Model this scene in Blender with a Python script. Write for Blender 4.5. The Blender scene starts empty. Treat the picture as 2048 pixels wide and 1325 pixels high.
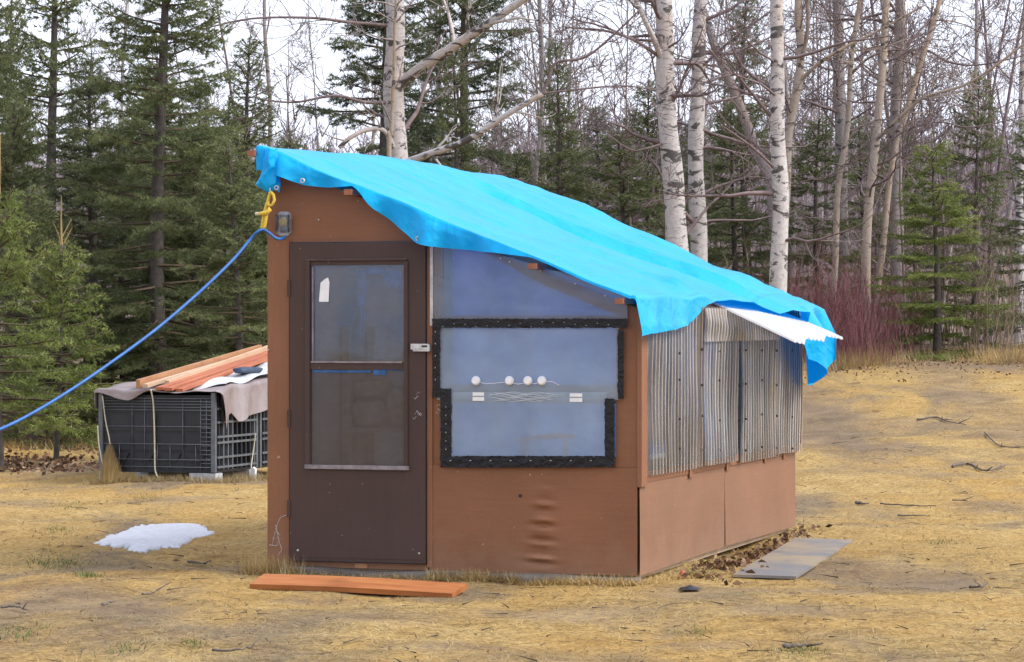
import bpy, math, random
import numpy as np
from mathutils import Vector, Matrix

random.seed(7)
RNG = np.random.default_rng(7)
SC = bpy.context.scene
C = SC.collection
rad = math.radians

# ------------------------------------------------------------------ camera
FPX, CX, CY, CAMZ = 5730.0, 1024.0, 662.5, 1.53
cam_d = bpy.data.cameras.new('camera')
cam = bpy.data.objects.new('camera', cam_d); C.objects.link(cam)
cam.location = (0, 0, CAMZ); cam.rotation_euler = (rad(90), 0, 0)
cam_d.sensor_width = 36.0; cam_d.lens = FPX / 2048 * 36.0
cam_d.clip_start = 0.1; cam_d.clip_end = 3000
SC.camera = cam

# ------------------------------------------------------------------ sky, sun, exposure
SUN_AZ, SUN_EL = 106.0, 46.0          # azimuth clockwise from +Y (view direction), elevation
world = bpy.data.worlds.new('World'); SC.world = world; world.use_nodes = True
wn, wl = world.node_tree.nodes, world.node_tree.links
wn.clear()
w_out = wn.new('ShaderNodeOutputWorld'); w_bg = wn.new('ShaderNodeBackground')
w_sky = wn.new('ShaderNodeTexSky'); w_sky.sky_type = 'NISHITA'; w_sky.sun_disc = False
w_sky.sun_elevation = rad(SUN_EL); w_sky.sun_rotation = rad(SUN_AZ)
w_sky.air_density = 1.0; w_sky.dust_density = 3.0; w_sky.ozone_density = 2.0
w_hs = wn.new('ShaderNodeHueSaturation'); w_hs.inputs['Saturation'].default_value = 0.42
# thin overcast: soft cloud noise over the whole sky
w_tc = wn.new('ShaderNodeTexCoord'); w_map = wn.new('ShaderNodeMapping'); w_map.inputs['Scale'].default_value = (1, 1, 2.5)
w_no = wn.new('ShaderNodeTexNoise'); w_no.inputs['Scale'].default_value = 5.0; w_no.inputs['Detail'].default_value = 5
w_mx = wn.new('ShaderNodeMix'); w_mx.data_type = 'RGBA'
w_rp = wn.new('ShaderNodeMapRange'); w_rp.inputs['From Min'].default_value = 0.3; w_rp.inputs['From Max'].default_value = 0.75
w_rp.inputs['To Min'].default_value = 0.35; w_rp.inputs['To Max'].default_value = 0.8
w_mx.inputs['B'].default_value = (6.2, 6.5, 7.8, 1)      # cloud layer, in the sky texture's own units
wl.new(w_tc.outputs['Generated'], w_map.inputs['Vector']); wl.new(w_map.outputs[0], w_no.inputs['Vector'])
wl.new(w_no.outputs['Fac'], w_rp.inputs['Value']); wl.new(w_rp.outputs[0], w_mx.inputs['Factor'])
wl.new(w_sky.outputs[0], w_hs.inputs['Color']); wl.new(w_hs.outputs[0], w_mx.inputs['A'])
wl.new(w_mx.outputs['Result'], w_bg.inputs['Color'])
w_bg.inputs['Strength'].default_value = 0.13
wl.new(w_bg.outputs[0], w_out.inputs['Surface'])

sun_d = bpy.data.lights.new('sun', 'SUN'); sun = bpy.data.objects.new('sun', sun_d); C.objects.link(sun)
sun_d.energy = 1.5; sun_d.angle = rad(25); sun_d.color = (1.0, 0.95, 0.88)
sd = Vector((math.sin(rad(SUN_AZ)) * math.cos(rad(SUN_EL)), math.cos(rad(SUN_AZ)) * math.cos(rad(SUN_EL)), math.sin(rad(SUN_EL))))
sun.rotation_euler = sd.to_track_quat('Z', 'Y').to_euler()
sun.location = (30, -20, 40)

SC.view_settings.view_transform = 'Standard'; SC.view_settings.look = 'None'
SC.view_settings.exposure = 1.0; SC.view_settings.gamma = 1.0
SC.view_settings.use_curve_mapping = False
SC.render.engine = 'CYCLES'
SC.cycles.use_denoising = True
SC.cycles.use_adaptive_sampling = True; SC.cycles.adaptive_threshold = 0.02
SC.cycles.max_bounces = 7; SC.cycles.diffuse_bounces = 3; SC.cycles.glossy_bounces = 2
SC.cycles.transmission_bounces = 6; SC.cycles.transparent_max_bounces = 14
SC.cycles.sample_clamp_indirect = 8.0
SC.cycles.caustics_reflective = False; SC.cycles.caustics_refractive = False

# ------------------------------------------------------------------ helpers
def at(px, py, Y):
    return np.array([(px - CX) / FPX * Y, Y, CAMZ - (py - CY) / FPX * Y])

def ss(t):
    t = np.clip(t, 0, 1); return t * t * (3 - 2 * t)

def interp(x, pts):
    xs = [p[0] for p in pts]; ys = [p[1] for p in pts]
    return np.interp(x, xs, ys)

def terrain(x, y):
    x = np.asarray(x, float); y = np.asarray(y, float)
    ramp = ss((y - 23.0) / 24.0); right = ss((x + 2.5) / 8.0)
    z = -0.05 + ramp * (0.10 + 1.22 * right)
    far = np.maximum(0, y - 55.0)
    z = z + 0.062 * (far - 25 * (1 - np.exp(-far / 25)))
    near = ss((y - 5) / 6)
    z = z + near * (0.016 * np.sin(1.9 * x + 0.7 * y) + 0.013 * np.sin(0.8 * x - 2.3 * y + 1.0) + 0.008 * np.sin(5.1 * x + 3.7 * y)
                    + 0.006 * np.sin(9.3 * x - 4.1 * y + 2.0) + 0.005 * np.sin(3.3 * x + 11.0 * y))
    return z

def ground_px(px, py):
    # point of the ground seen at a pixel
    Y = 16.0
    for _ in range(60):
        X = (px - CX) / FPX * Y
        z = float(terrain(X, Y))
        Yn = (CAMZ - z) * FPX / max(py - CY, 5)
        Y = 0.5 * Y + 0.5 * Yn
    X = (px - CX) / FPX * Y
    return np.array([X, Y, float(terrain(X, Y))])

class MB:
    """collects geometry for ONE mesh object"""
    def __init__(s): s.v = []; s.f = []; s.m = []; s.n = 0; s.smooth = []
    def add(s, verts, faces, mi=0, smooth=False):
        verts = np.asarray(verts, float).reshape(-1, 3)
        s.v.append(verts)
        for f in faces:
            s.f.append([int(i) + s.n for i in f]); s.m.append(mi); s.smooth.append(smooth)
        s.n += len(verts); return s
    def box(s, lo, hi, mi=0, M=None):
        x0, y0, z0 = lo; x1, y1, z1 = hi
        v = np.array([(x0,y0,z0),(x1,y0,z0),(x1,y1,z0),(x0,y1,z0),(x0,y0,z1),(x1,y0,z1),(x1,y1,z1),(x0,y1,z1)], float)
        if M is not None: v = (np.asarray(M)[:3,:3] @ v.T).T + np.asarray(M)[:3,3]
        return s.add(v, [(0,3,2,1),(4,5,6,7),(0,1,5,4),(1,2,6,5),(2,3,7,6),(3,0,4,7)], mi)
    def prism(s, poly, b0, b1, mi=0):
        # poly in (a,z), extruded along b (y)
        n = len(poly); v = [(p[0], b0, p[1]) for p in poly] + [(p[0], b1, p[1]) for p in poly]
        f = [list(range(n)), list(range(2*n-1, n-1, -1))] + [(i, i+n, (i+1) % n + n, (i+1) % n) for i in range(n)]
        return s.add(v, f, mi)
    def prism_x(s, poly, a0, a1, mi=0):
        n = len(poly); v = [(a0, p[0], p[1]) for p in poly] + [(a1, p[0], p[1]) for p in poly]
        f = [list(range(n-1, -1, -1)), list(range(n, 2*n))] + [(i, (i+1) % n, (i+1) % n + n, i+n) for i in range(n)]
        return s.add(v, f, mi)
    def tube(s, path, r, n=6, mi=0, caps=True, smooth=True):
        P = np.asarray(path, float); k = len(P); R = np.broadcast_to(np.asarray(r, float), (k,))
        T = np.gradient(P, axis=0); T /= (np.linalg.norm(T, axis=1, keepdims=True) + 1e-9)
        ref = np.array([0.31, 0.95, 0.05]) if abs(T[0,1]) < 0.8 else np.array([0.95, 0.1, 0.3])
        A = np.cross(T, ref); A /= (np.linalg.norm(A, axis=1, keepdims=True) + 1e-9); B = np.cross(T, A)
        th = np.arange(n) * 2 * math.pi / n
        V = P[:,None,:] + R[:,None,None] * (A[:,None,:] * np.cos(th)[None,:,None] + B[:,None,:] * np.sin(th)[None,:,None])
        f = []
        for i in range(k-1):
            for j in range(n):
                f.append((i*n+j, i*n+(j+1) % n, (i+1)*n+(j+1) % n, (i+1)*n+j))
        if caps: f += [tuple(range(n-1, -1, -1)), tuple((k-1)*n+j for j in range(n))]
        return s.add(V.reshape(-1,3), f, mi, smooth)
    def grid(s, G, mi=0, smooth=True):
        G = np.asarray(G, float); a, b = G.shape[:2]
        f = [(i*b+j, (i+1)*b+j, (i+1)*b+j+1, i*b+j+1) for i in range(a-1) for j in range(b-1)]
        return s.add(G.reshape(-1,3), f, mi, smooth)
    def disc(s, c, r, axis, depth, n=16, mi=0):
        c = np.asarray(c, float); ax = np.asarray(axis, float); ax /= np.linalg.norm(ax)
        return s.tube([c - ax*depth/2, c + ax*depth/2], [r, r], n, mi, True, False)
    def mesh(s, name, mats):
        me = bpy.data.meshes.new(name)
        V = np.concatenate(s.v) if s.v else np.zeros((0,3))
        me.from_pydata([tuple(x) for x in V], [], s.f)
        for m in (mats if isinstance(mats, (list, tuple)) else [mats]): me.materials.append(m)
        me.polygons.foreach_set('material_index', s.m); me.polygons.foreach_set('use_smooth', s.smooth)
        me.update(); return me
    def obj(s, name, mats, parent=None, **kw):
        return link(name, s.mesh(name, mats), parent, **kw)

def link(name, me, parent=None, label=None, cat=None, group=None, kind=None):
    o = bpy.data.objects.new(name, me); C.objects.link(o)
    if parent is not None: o.parent = parent
    return tag(o, label, cat, group, kind)

def tag(o, label=None, cat=None, group=None, kind=None):
    if label: o['label'] = label
    if cat: o['category'] = cat
    if group: o['group'] = group
    if kind: o['kind'] = kind
    return o

def empty(name, loc, rz=0.0, label=None, cat=None, group=None):
    o = bpy.data.objects.new(name, None); C.objects.link(o)
    o.empty_display_size = 0.2
    o.location = tuple(float(x) for x in loc); o.rotation_euler = (0, 0, rz)
    return tag(o, label, cat, group)

def copy_tree(root, loc, rz, sc, label=None, group=None):
    r = root.copy(); C.objects.link(r)
    r.location = tuple(float(x) for x in loc); r.rotation_euler = (0, 0, rz); r.scale = sc if hasattr(sc, '__len__') else (sc, sc, sc)
    if label: r['label'] = label
    if group: r['group'] = group
    elif 'group' in r: del r['group']
    for ch in list(root.children):
        c = ch.copy(); C.objects.link(c); c.parent = r
    return r

def tri_mesh(name, V, tone, mats, mi=None):
    """V (N,3,3) loose triangles with a 'tone' value each"""
    N = len(V); me = bpy.data.meshes.new(name)
    me.vertices.add(N*3); me.vertices.foreach_set('co', V.reshape(-1).astype(np.float32))
    me.loops.add(N*3); me.loops.foreach_set('vertex_index', np.arange(N*3, dtype=np.int32))
    me.polygons.add(N); me.polygons.foreach_set('loop_start', np.arange(0, N*3, 3, dtype=np.int32))
    me.polygons.foreach_set('loop_total', np.full(N, 3, np.int32))
    for m in (mats if isinstance(mats, (list, tuple)) else [mats]): me.materials.append(m)
    if mi is not None: me.polygons.foreach_set('material_index', mi.astype(np.int32))
    at_ = me.attributes.new('tone', 'FLOAT', 'POINT'); at_.data.foreach_set('value', np.repeat(tone, 3).astype(np.float32))
    me.update(calc_edges=True); me.validate(); return me

# ------------------------------------------------------------------ material helpers
class NT:
    def __init__(s, name):
        s.m = bpy.data.materials.new(name); s.m.use_nodes = True
        s.t = s.m.node_tree; s.t.nodes.clear()
        s.out = s.t.nodes.new('ShaderNodeOutputMaterial')
    def n(s, typ, **kw):
        nd = s.t.nodes.new('ShaderNode' + typ)
        for k, v in kw.items():
            if k.startswith('_'): setattr(nd, k[1:], v)
            else:
                key = k.replace('__', ' ')
                s.set(nd.inputs[key], v)
        return nd
    def set(s, sock, v):
        if isinstance(v, bpy.types.NodeSocket): s.t.links.new(v, sock)
        elif isinstance(v, bpy.types.Node): s.t.links.new(v.outputs[0], sock)
        elif isinstance(v, (tuple, list)) and len(v) == 3 and sock.type == 'RGBA': sock.default_value = (*v, 1)
        else: sock.default_value = v
    def coord(s, which='Object', scale=(1,1,1), rot=(0,0,0), loc=(0,0,0)):
        tc = s.n('TexCoord') if which != 'World' else s.n('NewGeometry')
        o = tc.outputs[which] if which != 'World' else tc.outputs['Position']
        return s.n('Mapping', Vector=o, Scale=scale, Rotation=rot, Location=loc)
    def noise(s, vec, scale, detail=4, rough=0.55, dist=0.0):
        return s.n('TexNoise', Vector=vec, Scale=scale, Detail=detail, Roughness=rough, Distortion=dist)
    def ramp(s, fac, stops, interp='LINEAR'):
        r = s.n('ValToRGB', Fac=fac); cr = r.color_ramp; cr.interpolation = interp
        while len(cr.elements) < len(stops): cr.elements.new(0.5)
        for e, (p, c) in zip(cr.elements, stops):
            e.position = p; e.color = (c, c, c, 1) if not hasattr(c, '__len__') else (*c, 1)
        return r
    def mix(s, fac, a, b, mode='MIX'):
        nd = s.n('Mix', _data_type='RGBA', _blend_type=mode)
        s.set(nd.inputs[0], fac); s.set(nd.inputs[6], a); s.set(nd.inputs[7], b)
        return nd.outputs[2]
    def bump(s, h, strength, dist=0.01):
        return s.n('Bump', Height=h, Strength=strength, Distance=dist)
    def pbr(s, color, rough=0.6, bump=None, metal=0.0, spec=0.5, **kw):
        b = s.n('BsdfPrincipled'); s.set(b.inputs['Base Color'], color); s.set(b.inputs['Roughness'], rough)
        b.inputs['Metallic'].default_value = metal; b.inputs['Specular IOR Level'].default_value = spec
        if bump is not None: s.set(b.inputs['Normal'], bump.outputs[0])
        for k, v in kw.items(): s.set(b.inputs[k.replace('__', ' ')], v)
        return b
    def done(s, sh):
        s.t.links.new(sh.outputs[0], s.out.inputs['Surface']); return s.m

def simple(name, col, rough=0.6, var=0.25, scale=12, metal=0.0, bump=0.15, spec=0.4, which='Object', stretch=(1,1,1)):
    t = NT(name); v = t.coord(which, stretch)
    n1 = t.noise(v, scale, 5); n2 = t.noise(v, scale * 5.3, 3)
    lo = tuple(c * (1 - var) for c in col); hi = tuple(min(1, c * (1 + var)) for c in col)
    c = t.mix(t.ramp(n1, [(0.3, 0), (0.7, 1)]), lo, hi)
    return t.done(t.pbr(c, rough, t.bump(n2.outputs['Fac'], bump, 0.004), metal, spec))

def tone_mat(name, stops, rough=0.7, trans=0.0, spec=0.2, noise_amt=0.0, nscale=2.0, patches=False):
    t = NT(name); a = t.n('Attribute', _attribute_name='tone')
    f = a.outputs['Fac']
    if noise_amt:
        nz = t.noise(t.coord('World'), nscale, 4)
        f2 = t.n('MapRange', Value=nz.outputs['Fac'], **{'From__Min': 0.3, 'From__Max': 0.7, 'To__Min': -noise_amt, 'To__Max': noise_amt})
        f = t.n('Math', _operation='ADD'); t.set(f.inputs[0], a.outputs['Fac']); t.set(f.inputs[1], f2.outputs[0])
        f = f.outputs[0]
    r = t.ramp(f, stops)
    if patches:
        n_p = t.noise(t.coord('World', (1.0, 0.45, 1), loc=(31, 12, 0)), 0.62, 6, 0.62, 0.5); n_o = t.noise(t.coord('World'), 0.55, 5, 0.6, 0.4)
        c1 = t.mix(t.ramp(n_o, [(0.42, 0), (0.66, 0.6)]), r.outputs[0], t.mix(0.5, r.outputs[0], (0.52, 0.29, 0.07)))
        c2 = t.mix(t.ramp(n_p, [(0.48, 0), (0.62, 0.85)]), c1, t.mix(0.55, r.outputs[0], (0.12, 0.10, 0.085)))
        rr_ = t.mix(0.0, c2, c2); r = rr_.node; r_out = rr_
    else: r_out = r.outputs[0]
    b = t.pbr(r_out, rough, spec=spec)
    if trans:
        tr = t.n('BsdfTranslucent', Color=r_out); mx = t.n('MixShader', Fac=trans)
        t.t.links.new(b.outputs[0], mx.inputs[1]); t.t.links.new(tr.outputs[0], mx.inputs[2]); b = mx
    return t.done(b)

def paint_mat(name, col, worn, along='h', wear=0.5, mud=0.16):
    t = NT(name); v = t.coord('Object'); vg = t.coord('Object', (1.2, 1.2, 22) if along == 'h' else (22, 22, 1.2))
    big = t.noise(v, 1.6, 4); grain = t.noise(vg, 2.5, 6, 0.6); fine = t.noise(v, 60, 3); chips = t.noise(v, 26, 2, 0.5)
    c = t.mix(t.ramp(big, [(0.32, 0), (0.68, 1)]), col, tuple(x * 1.22 for x in col))
    c = t.mix(t.ramp(grain, [(0.42, 0), (0.72, 0.22)]), c, tuple(x * 0.66 for x in col))
    c = t.mix(t.ramp(fine, [(0.55, 0), (0.85, wear * 0.6)]), c, worn)
    c = t.mix(t.ramp(chips, [(0.735, 0), (0.75, wear)]), c, (0.5, 0.4, 0.33))
    # dirt splashed up from the soil near the base
    pos = t.n('SeparateXYZ', Vector=t.coord('Object').outputs[0])
    sp = t.noise(t.coord('Object', (1, 1, 1)), 7, 5)
    hgt = t.n('Math', _operation='MULTIPLY_ADD'); t.set(hgt.inputs[0], sp.outputs['Fac']); hgt.inputs[1].default_value = -0.7; t.set(hgt.inputs[2], pos.outputs['Z'])
    dirt = t.ramp(t.n('MapRange', Value=hgt.outputs[0], **{'From__Min': -0.35, 'From__Max': -0.12, 'To__Min': 1.0, 'To__Max': 0.0}).outputs[0], [(0, 0), (1, mud)])
    c = t.mix(dirt, c, (0.33, 0.24, 0.16))
    bm = t.n('Math', _operation='ADD'); t.set(bm.inputs[0], grain.outputs['Fac']); t.set(bm.inputs[1], fine.outputs['Fac'])
    return t.done(t.pbr(c, 0.62, t.bump(bm.outputs[0], 0.25, 0.003), spec=0.35))

def wood_mat(name, c1, c2, dark, stretch=(3, 3, 40), rough=0.65):
    t = NT(name); v = t.coord('Object', stretch)
    g = t.noise(v, 1.0, 6, 0.62, 0.6); b = t.noise(t.coord('Object'), 3, 4)
    c = t.mix(t.ramp(g, [(0.35, 0), (0.65, 1)]), c1, c2)
    c = t.mix(t.ramp(b, [(0.55, 0), (0.75, 0.6)]), c, dark)
    return t.done(t.pbr(c, rough, t.bump(g.outputs['Fac'], 0.3, 0.003), spec=0.3))

M = {}
M['paint'] = paint_mat('brown_paint', (0.200, 0.086, 0.041), (0.26, 0.16, 0.12), 'h', 0.5)
M['paint_side'] = paint_mat('brown_paint_side', (0.212, 0.108, 0.062), (0.34, 0.22, 0.155), 'h', 0.7)
M['trim'] = paint_mat('brown_trim_paint', (0.210, 0.092, 0.045), (0.32, 0.18, 0.11), 'v', 0.5)
M['door'] = paint_mat('dark_brown_door_paint', (0.056, 0.033, 0.027), (0.11, 0.08, 0.08), 'v', 0.35, 0.0)
M['inwood'] = wood_mat('bare_inside_wood', (0.46, 0.33, 0.21), (0.56, 0.43, 0.29), (0.22, 0.13, 0.08), (3, 3, 18))
M['redwood'] = wood_mat('red_stained_wood', (0.34, 0.105, 0.055), (0.45, 0.165, 0.085), (0.22, 0.065, 0.035), (20, 1.5, 20))
M['tanwood'] = wood_mat('tan_lumber', (0.33, 0.155, 0.075), (0.43, 0.23, 0.12), (0.20, 0.095, 0.05), (20, 1.5, 20))
M['palewood'] = wood_mat('pale_lumber', (0.46, 0.31, 0.20), (0.54, 0.39, 0.27), (0.34, 0.19, 0.11), (20, 1.5, 20))
M['purlin'] = wood_mat('stained_purlin', (0.27, 0.10, 0.055), (0.36, 0.15, 0.085), (0.17, 0.06, 0.035), (20, 1.5, 20))
M['plank'] = wood_mat('orange_stained_plank', (0.30, 0.100, 0.032), (0.42, 0.165, 0.056), (0.15, 0.052, 0.02), (2.2, 26, 26))
M['log'] = wood_mat('weathered_log', (0.085, 0.070, 0.060), (0.155, 0.135, 0.118), (0.045, 0.034, 0.028), (2.5, 26, 26), 0.8)
M['greyboard'] = None
M['metal'] = simple('galvanised_metal', (0.55, 0.56, 0.56), 0.4, 0.2, 30, 0.8, 0.1)
M['white'] = simple('white_plastic', (0.78, 0.78, 0.77), 0.4, 0.06, 20, 0, 0.05)
M['black'] = simple('black_plastic', (0.018, 0.019, 0.022), 0.45, 0.3, 20, 0, 0.1)
M['rope_y'] = simple('yellow_rope', (0.72, 0.50, 0.06), 0.6, 0.25, 90, 0, 0.6)
M['rope_g'] = simple('pale_strap', (0.52, 0.48, 0.36), 0.7, 0.2, 60, 0, 0.3)
M['cable'] = simple('blue_cable', (0.020, 0.115, 0.36), 0.42, 0.2, 14, 0, 0.1)
M['conc'] = simple('concrete_block', (0.40, 0.41, 0.42), 0.9, 0.2, 18, 0, 0.5)
M['sack'] = simple('tan_sacking', (0.58, 0.44, 0.27), 0.85, 0.3, 14, 0, 0.5)
M['paper'] = simple('paper', (0.80, 0.80, 0.80), 0.7, 0.08, 14, 0, 0.05)
M['paneblue'] = simple('pane_blue', (0.04, 0.24, 0.70), 0.7, 0.3, 9, 0, 0.4)
M['seal'] = simple('weathered_caulk', (0.50, 0.46, 0.45), 0.7, 0.3, 20, 0, 0.2)

t = NT('grey_sheet_with_dirt'); v = t.coord('Object'); n1 = t.noise(v, 1.6, 5, 0.6, 0.3); n2 = t.noise(v, 30, 4)
c = t.mix(t.ramp(n1, [(0.40, 0), (0.56, 1)]), (0.155, 0.150, 0.150), (0.29, 0.225, 0.14)); c = t.mix(t.ramp(n2, [(0.4, 0), (0.8, 0.4)]), c, (0.2, 0.18, 0.16))
M['greyboard'] = t.done(t.pbr(c, 0.6, t.bump(n2.outputs['Fac'], 0.3, 0.004)))

# tarpaulin: woven, thin, lets blue light through
t = NT('blue_tarpaulin'); v = t.coord('Object'); n1 = t.noise(v, 2.2, 5); n2 = t.noise(t.coord('Object', (1.6, 0.7, 1)), 5, 4, 0.55, 0.6); n3 = t.noise(t.coord('Object', (1, 1, 1)), 34, 5, 0.65)
xyz = t.n('SeparateXYZ', Vector=v.outputs[0]); folds = []
for ax_, per_ in (('X', 0.31), ('Y', 0.43)):
    wob_ = t.n('Math', _operation='MULTIPLY_ADD'); t.set(wob_.inputs[0], n1.outputs['Fac']); wob_.inputs[1].default_value = 0.05; t.set(wob_.inputs[2], xyz.outputs[ax_])
    pp_ = t.n('Math', _operation='PINGPONG'); t.set(pp_.inputs[0], wob_.outputs[0]); pp_.inputs[1].default_value = per_; folds.append(t.n('MapRange', Value=pp_.outputs[0], **{'From__Min': 0.0, 'From__Max': 0.02, 'To__Min': 1.0, 'To__Max': 0.0}))
fsum = t.n('Math', _operation='ADD'); t.set(fsum.inputs[0], folds[0].outputs[0]); t.set(fsum.inputs[1], folds[1].outputs[0])
c = t.mix(t.ramp(n1, [(0.3, 0), (0.7, 1)]), (0.0, 0.45, 0.88), (0.0, 0.53, 0.93)); c = t.mix(t.ramp(n3, [(0.60, 0), (0.85, 0.22)]), c, (0.03, 0.50, 0.86)); c = t.mix(t.ramp(fsum.outputs[0], [(0.2, 0), (1.0, 0.10)]), c, (0.08, 0.56, 0.92))
dv = t.noise(v, 4.0, 3); dvec = t.n('VectorMath', _operation='MULTIPLY_ADD'); t.set(dvec.inputs[0], dv.outputs['Color']); dvec.inputs[1].default_value = (0.35, 0.35, 0.35); t.set(dvec.inputs[2], t.coord('Object', (1.0, 0.55, 1.0)).outputs[0])
vo1 = t.n('TexVoronoi', Vector=dvec.outputs[0], Scale=4.2); vo2 = t.n('TexVoronoi', Vector=dvec.outputs[0], Scale=11.0)
bp = t.bump(fsum.outputs[0], 0.35, 0.006); bpv = t.bump(vo1.outputs['Distance'], 0.28, 0.05); t.set(bpv.inputs['Normal'], bp.outputs[0]); bpw = t.bump(vo2.outputs['Distance'], 0.22, 0.02); t.set(bpw.inputs['Normal'], bpv.outputs[0])
bp2 = t.bump(n2.outputs['Fac'], 0.40, 0.04); t.set(bp2.inputs['Normal'], bpw.outputs[0])
pb = t.pbr(c, 0.36, bp2, spec=0.35); tr = t.n('BsdfTranslucent', Color=(0.0, 0.26, 0.95)); mx = t.n('MixShader', Fac=0.30)
t.t.links.new(pb.outputs[0], mx.inputs[1]); t.t.links.new(tr.outputs[0], mx.inputs[2]); M['tarp'] = t.done(mx)

t = NT('grey_brown_tarpaulin'); v = t.coord('Object'); n1 = t.noise(v, 4.0, 5); n2 = t.noise(v, 16, 4, 0.6, 0.4)
c = t.mix(t.ramp(n1, [(0.35, 0), (0.65, 1)]), (0.20, 0.158, 0.155), (0.29, 0.25, 0.255))
pb = t.pbr(c, 0.45, t.bump(n2.outputs['Fac'], 0.4, 0.02), spec=0.5); M['greytarp'] = t.done(pb)
t = NT('white_sheeting'); v = t.coord('Object'); n2 = t.noise(v, 9, 4, 0.6, 0.6)
M['whitesheet'] = t.done(t.pbr((0.62, 0.64, 0.68), 0.3, t.bump(n2.outputs['Fac'], 0.6, 0.04), spec=0.6))

def film_mat(name, clear, dif, trl, tint, rough=0.18, wr=0.3, wscale=5.0, ior=1.45):
    # clear: share of light that passes straight; the rest scatters on the surface or through it
    t = NT(name); v = t.coord('Object'); nz = t.noise(v, wscale, 4, 0.55, 0.8); sm = t.noise(v, 3.0, 5)
    bp = t.bump(nz.outputs['Fac'], wr, 0.03)
    tp = t.n('BsdfTransparent', Color=(0.96, 0.97, 0.98)); df = t.n('BsdfDiffuse', Color=tint); tl = t.n('BsdfTranslucent', Color=tint)
    gl = t.n('BsdfGlossy', Roughness=rough); t.set(gl.inputs['Normal'], bp.outputs[0]); t.set(df.inputs['Normal'], bp.outputs[0])
    a = t.n('MixShader', Fac=trl / (dif + trl)); t.t.links.new(df.outputs[0], a.inputs[1]); t.t.links.new(tl.outputs[0], a.inputs[2])
    fac = t.n('MapRange', Value=sm.outputs['Fac'], **{'From__Min': 0.3, 'From__Max': 0.7, 'To__Min': min(1, clear + 0.10), 'To__Max': max(0, clear - 0.10)})
    b = t.n('MixShader', Fac=fac.outputs[0]); t.t.links.new(a.outputs[0], b.inputs[1]); t.t.links.new(tp.outputs[0], b.inputs[2])
    fr = t.n('Fresnel', IOR=ior); t.set(fr.inputs['Normal'], bp.outputs[0])
    d = t.n('MixShader', Fac=fr.outputs[0]); t.t.links.new(b.outputs[0], d.inputs[1]); t.t.links.new(gl.outputs[0], d.inputs[2])
    return t.done(d)
M['film'] = film_mat('milky_plastic_film', 0.48, 0.30, 0.22, (0.58, 0.71, 0.84), 0.18, 0.28, 3.5)
M['film_top'] = film_mat('thin_plastic_film', 0.58, 0.26, 0.16, (0.45, 0.55, 0.68), 0.18, 0.35, 3.5)
M['glass'] = film_mat('tan_reflection_glass', 0.86, 0.10, 0.04, (0.46, 0.40, 0.33), 0.03, 0.03, 2.0, ior=1.5)  # tan diffuse tint stands for the reflections in the upper pane
M['screen'] = film_mat('dark_door_glass', 0.60, 0.30, 0.10, (0.17, 0.145, 0.14), 0.12, 0.05, 2.0)
t = NT('clear_corrugated_plastic'); sm = t.noise(t.coord('Object', (1, 2, 0.35)), 4.0, 5)
st = t.noise(t.coord('Object', (0.3, 22, 0.25)), 1.6, 4, 0.6); scol = t.mix(t.ramp(st, [(0.38, 0), (0.62, 1)]), (0.60, 0.49, 0.38), (0.95, 0.93, 0.90))
lw = t.n('LayerWeight', Blend=0.5); tp = t.n('BsdfTransparent', Color=(0.93, 0.93, 0.92)); df = t.n('BsdfDiffuse', Color=scol); tl = t.n('BsdfTranslucent', Color=scol); gl = t.n('BsdfGlossy', Roughness=0.14)
a = t.n('MixShader', Fac=0.28); t.t.links.new(df.outputs[0], a.inputs[1]); t.t.links.new(tl.outputs[0], a.inputs[2])
fc = t.n('MapRange', Value=lw.outputs['Facing'], **{'From__Min': 0.25, 'From__Max': 0.85, 'To__Min': 0.10, 'To__Max': 1.0})
dirt = t.n('Math', _operation='MULTIPLY_ADD'); t.set(dirt.inputs[0], sm.outputs['Fac']); dirt.inputs[1].default_value = 0.55; t.set(dirt.inputs[2], fc.outputs[0])
dsub = t.n('Math', _operation='SUBTRACT', _use_clamp=True); t.set(dsub.inputs[0], dirt.outputs[0]); dsub.inputs[1].default_value = 0.22
b = t.n('MixShader', Fac=dsub.outputs[0]); t.t.links.new(tp.outputs[0], b.inputs[1]); t.t.links.new(a.outputs[0], b.inputs[2])
fr_ = t.n('Fresnel', IOR=1.5); d_ = t.n('MixShader', Fac=fr_.outputs[0]); t.t.links.new(b.outputs[0], d_.inputs[1]); t.t.links.new(gl.outputs[0], d_.inputs[2]); M['corr'] = t.done(d_)
M['corr_white'] = film_mat('white_corrugated_plastic', 0.06, 0.62, 0.32, (0.86, 0.88, 0.92), 0.25, 0.08, 8.0)
t = NT('black_tape'); nz = t.noise(t.coord('Object'), 22, 4, 0.6, 1.0)
M['tape'] = t.done(t.pbr((0.008, 0.008, 0.011), 0.28, t.bump(nz.outputs['Fac'], 0.6, 0.02), spec=0.3))

# ground: matted dead grass over pale soil
t = NT('dead_grass_ground'); w = t.coord('World')
n_big = t.noise(w, 0.55, 5, 0.6, 0.4); n_mid = t.noise(t.coord('World', loc=(7, 3, 0)), 2.2, 6, 0.62, 0.5); n_f = t.noise(t.coord('World', (1, 1, 1)), 26, 6, 0.65, 0.6)
n_p = t.noise(t.coord('World', (1.0, 0.45, 1), loc=(31, 12, 0)), 0.62, 6, 0.62, 0.5); n_g = t.noise(t.coord('World', loc=(-9, 21, 0)), 1.1, 5, 0.6)
c = t.mix(t.ramp(n_mid, [(0.32, 0), (0.68, 1)]), (0.37, 0.245, 0.085), (0.51, 0.365, 0.15))
c = t.mix(t.ramp(n_big, [(0.42, 0), (0.66, 0.6)]), c, (0.46, 0.27, 0.07))
c = t.mix(t.ramp(n_p, [(0.49, 0), (0.62, 0.85)]), c, (0.19, 0.150, 0.112))
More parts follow.
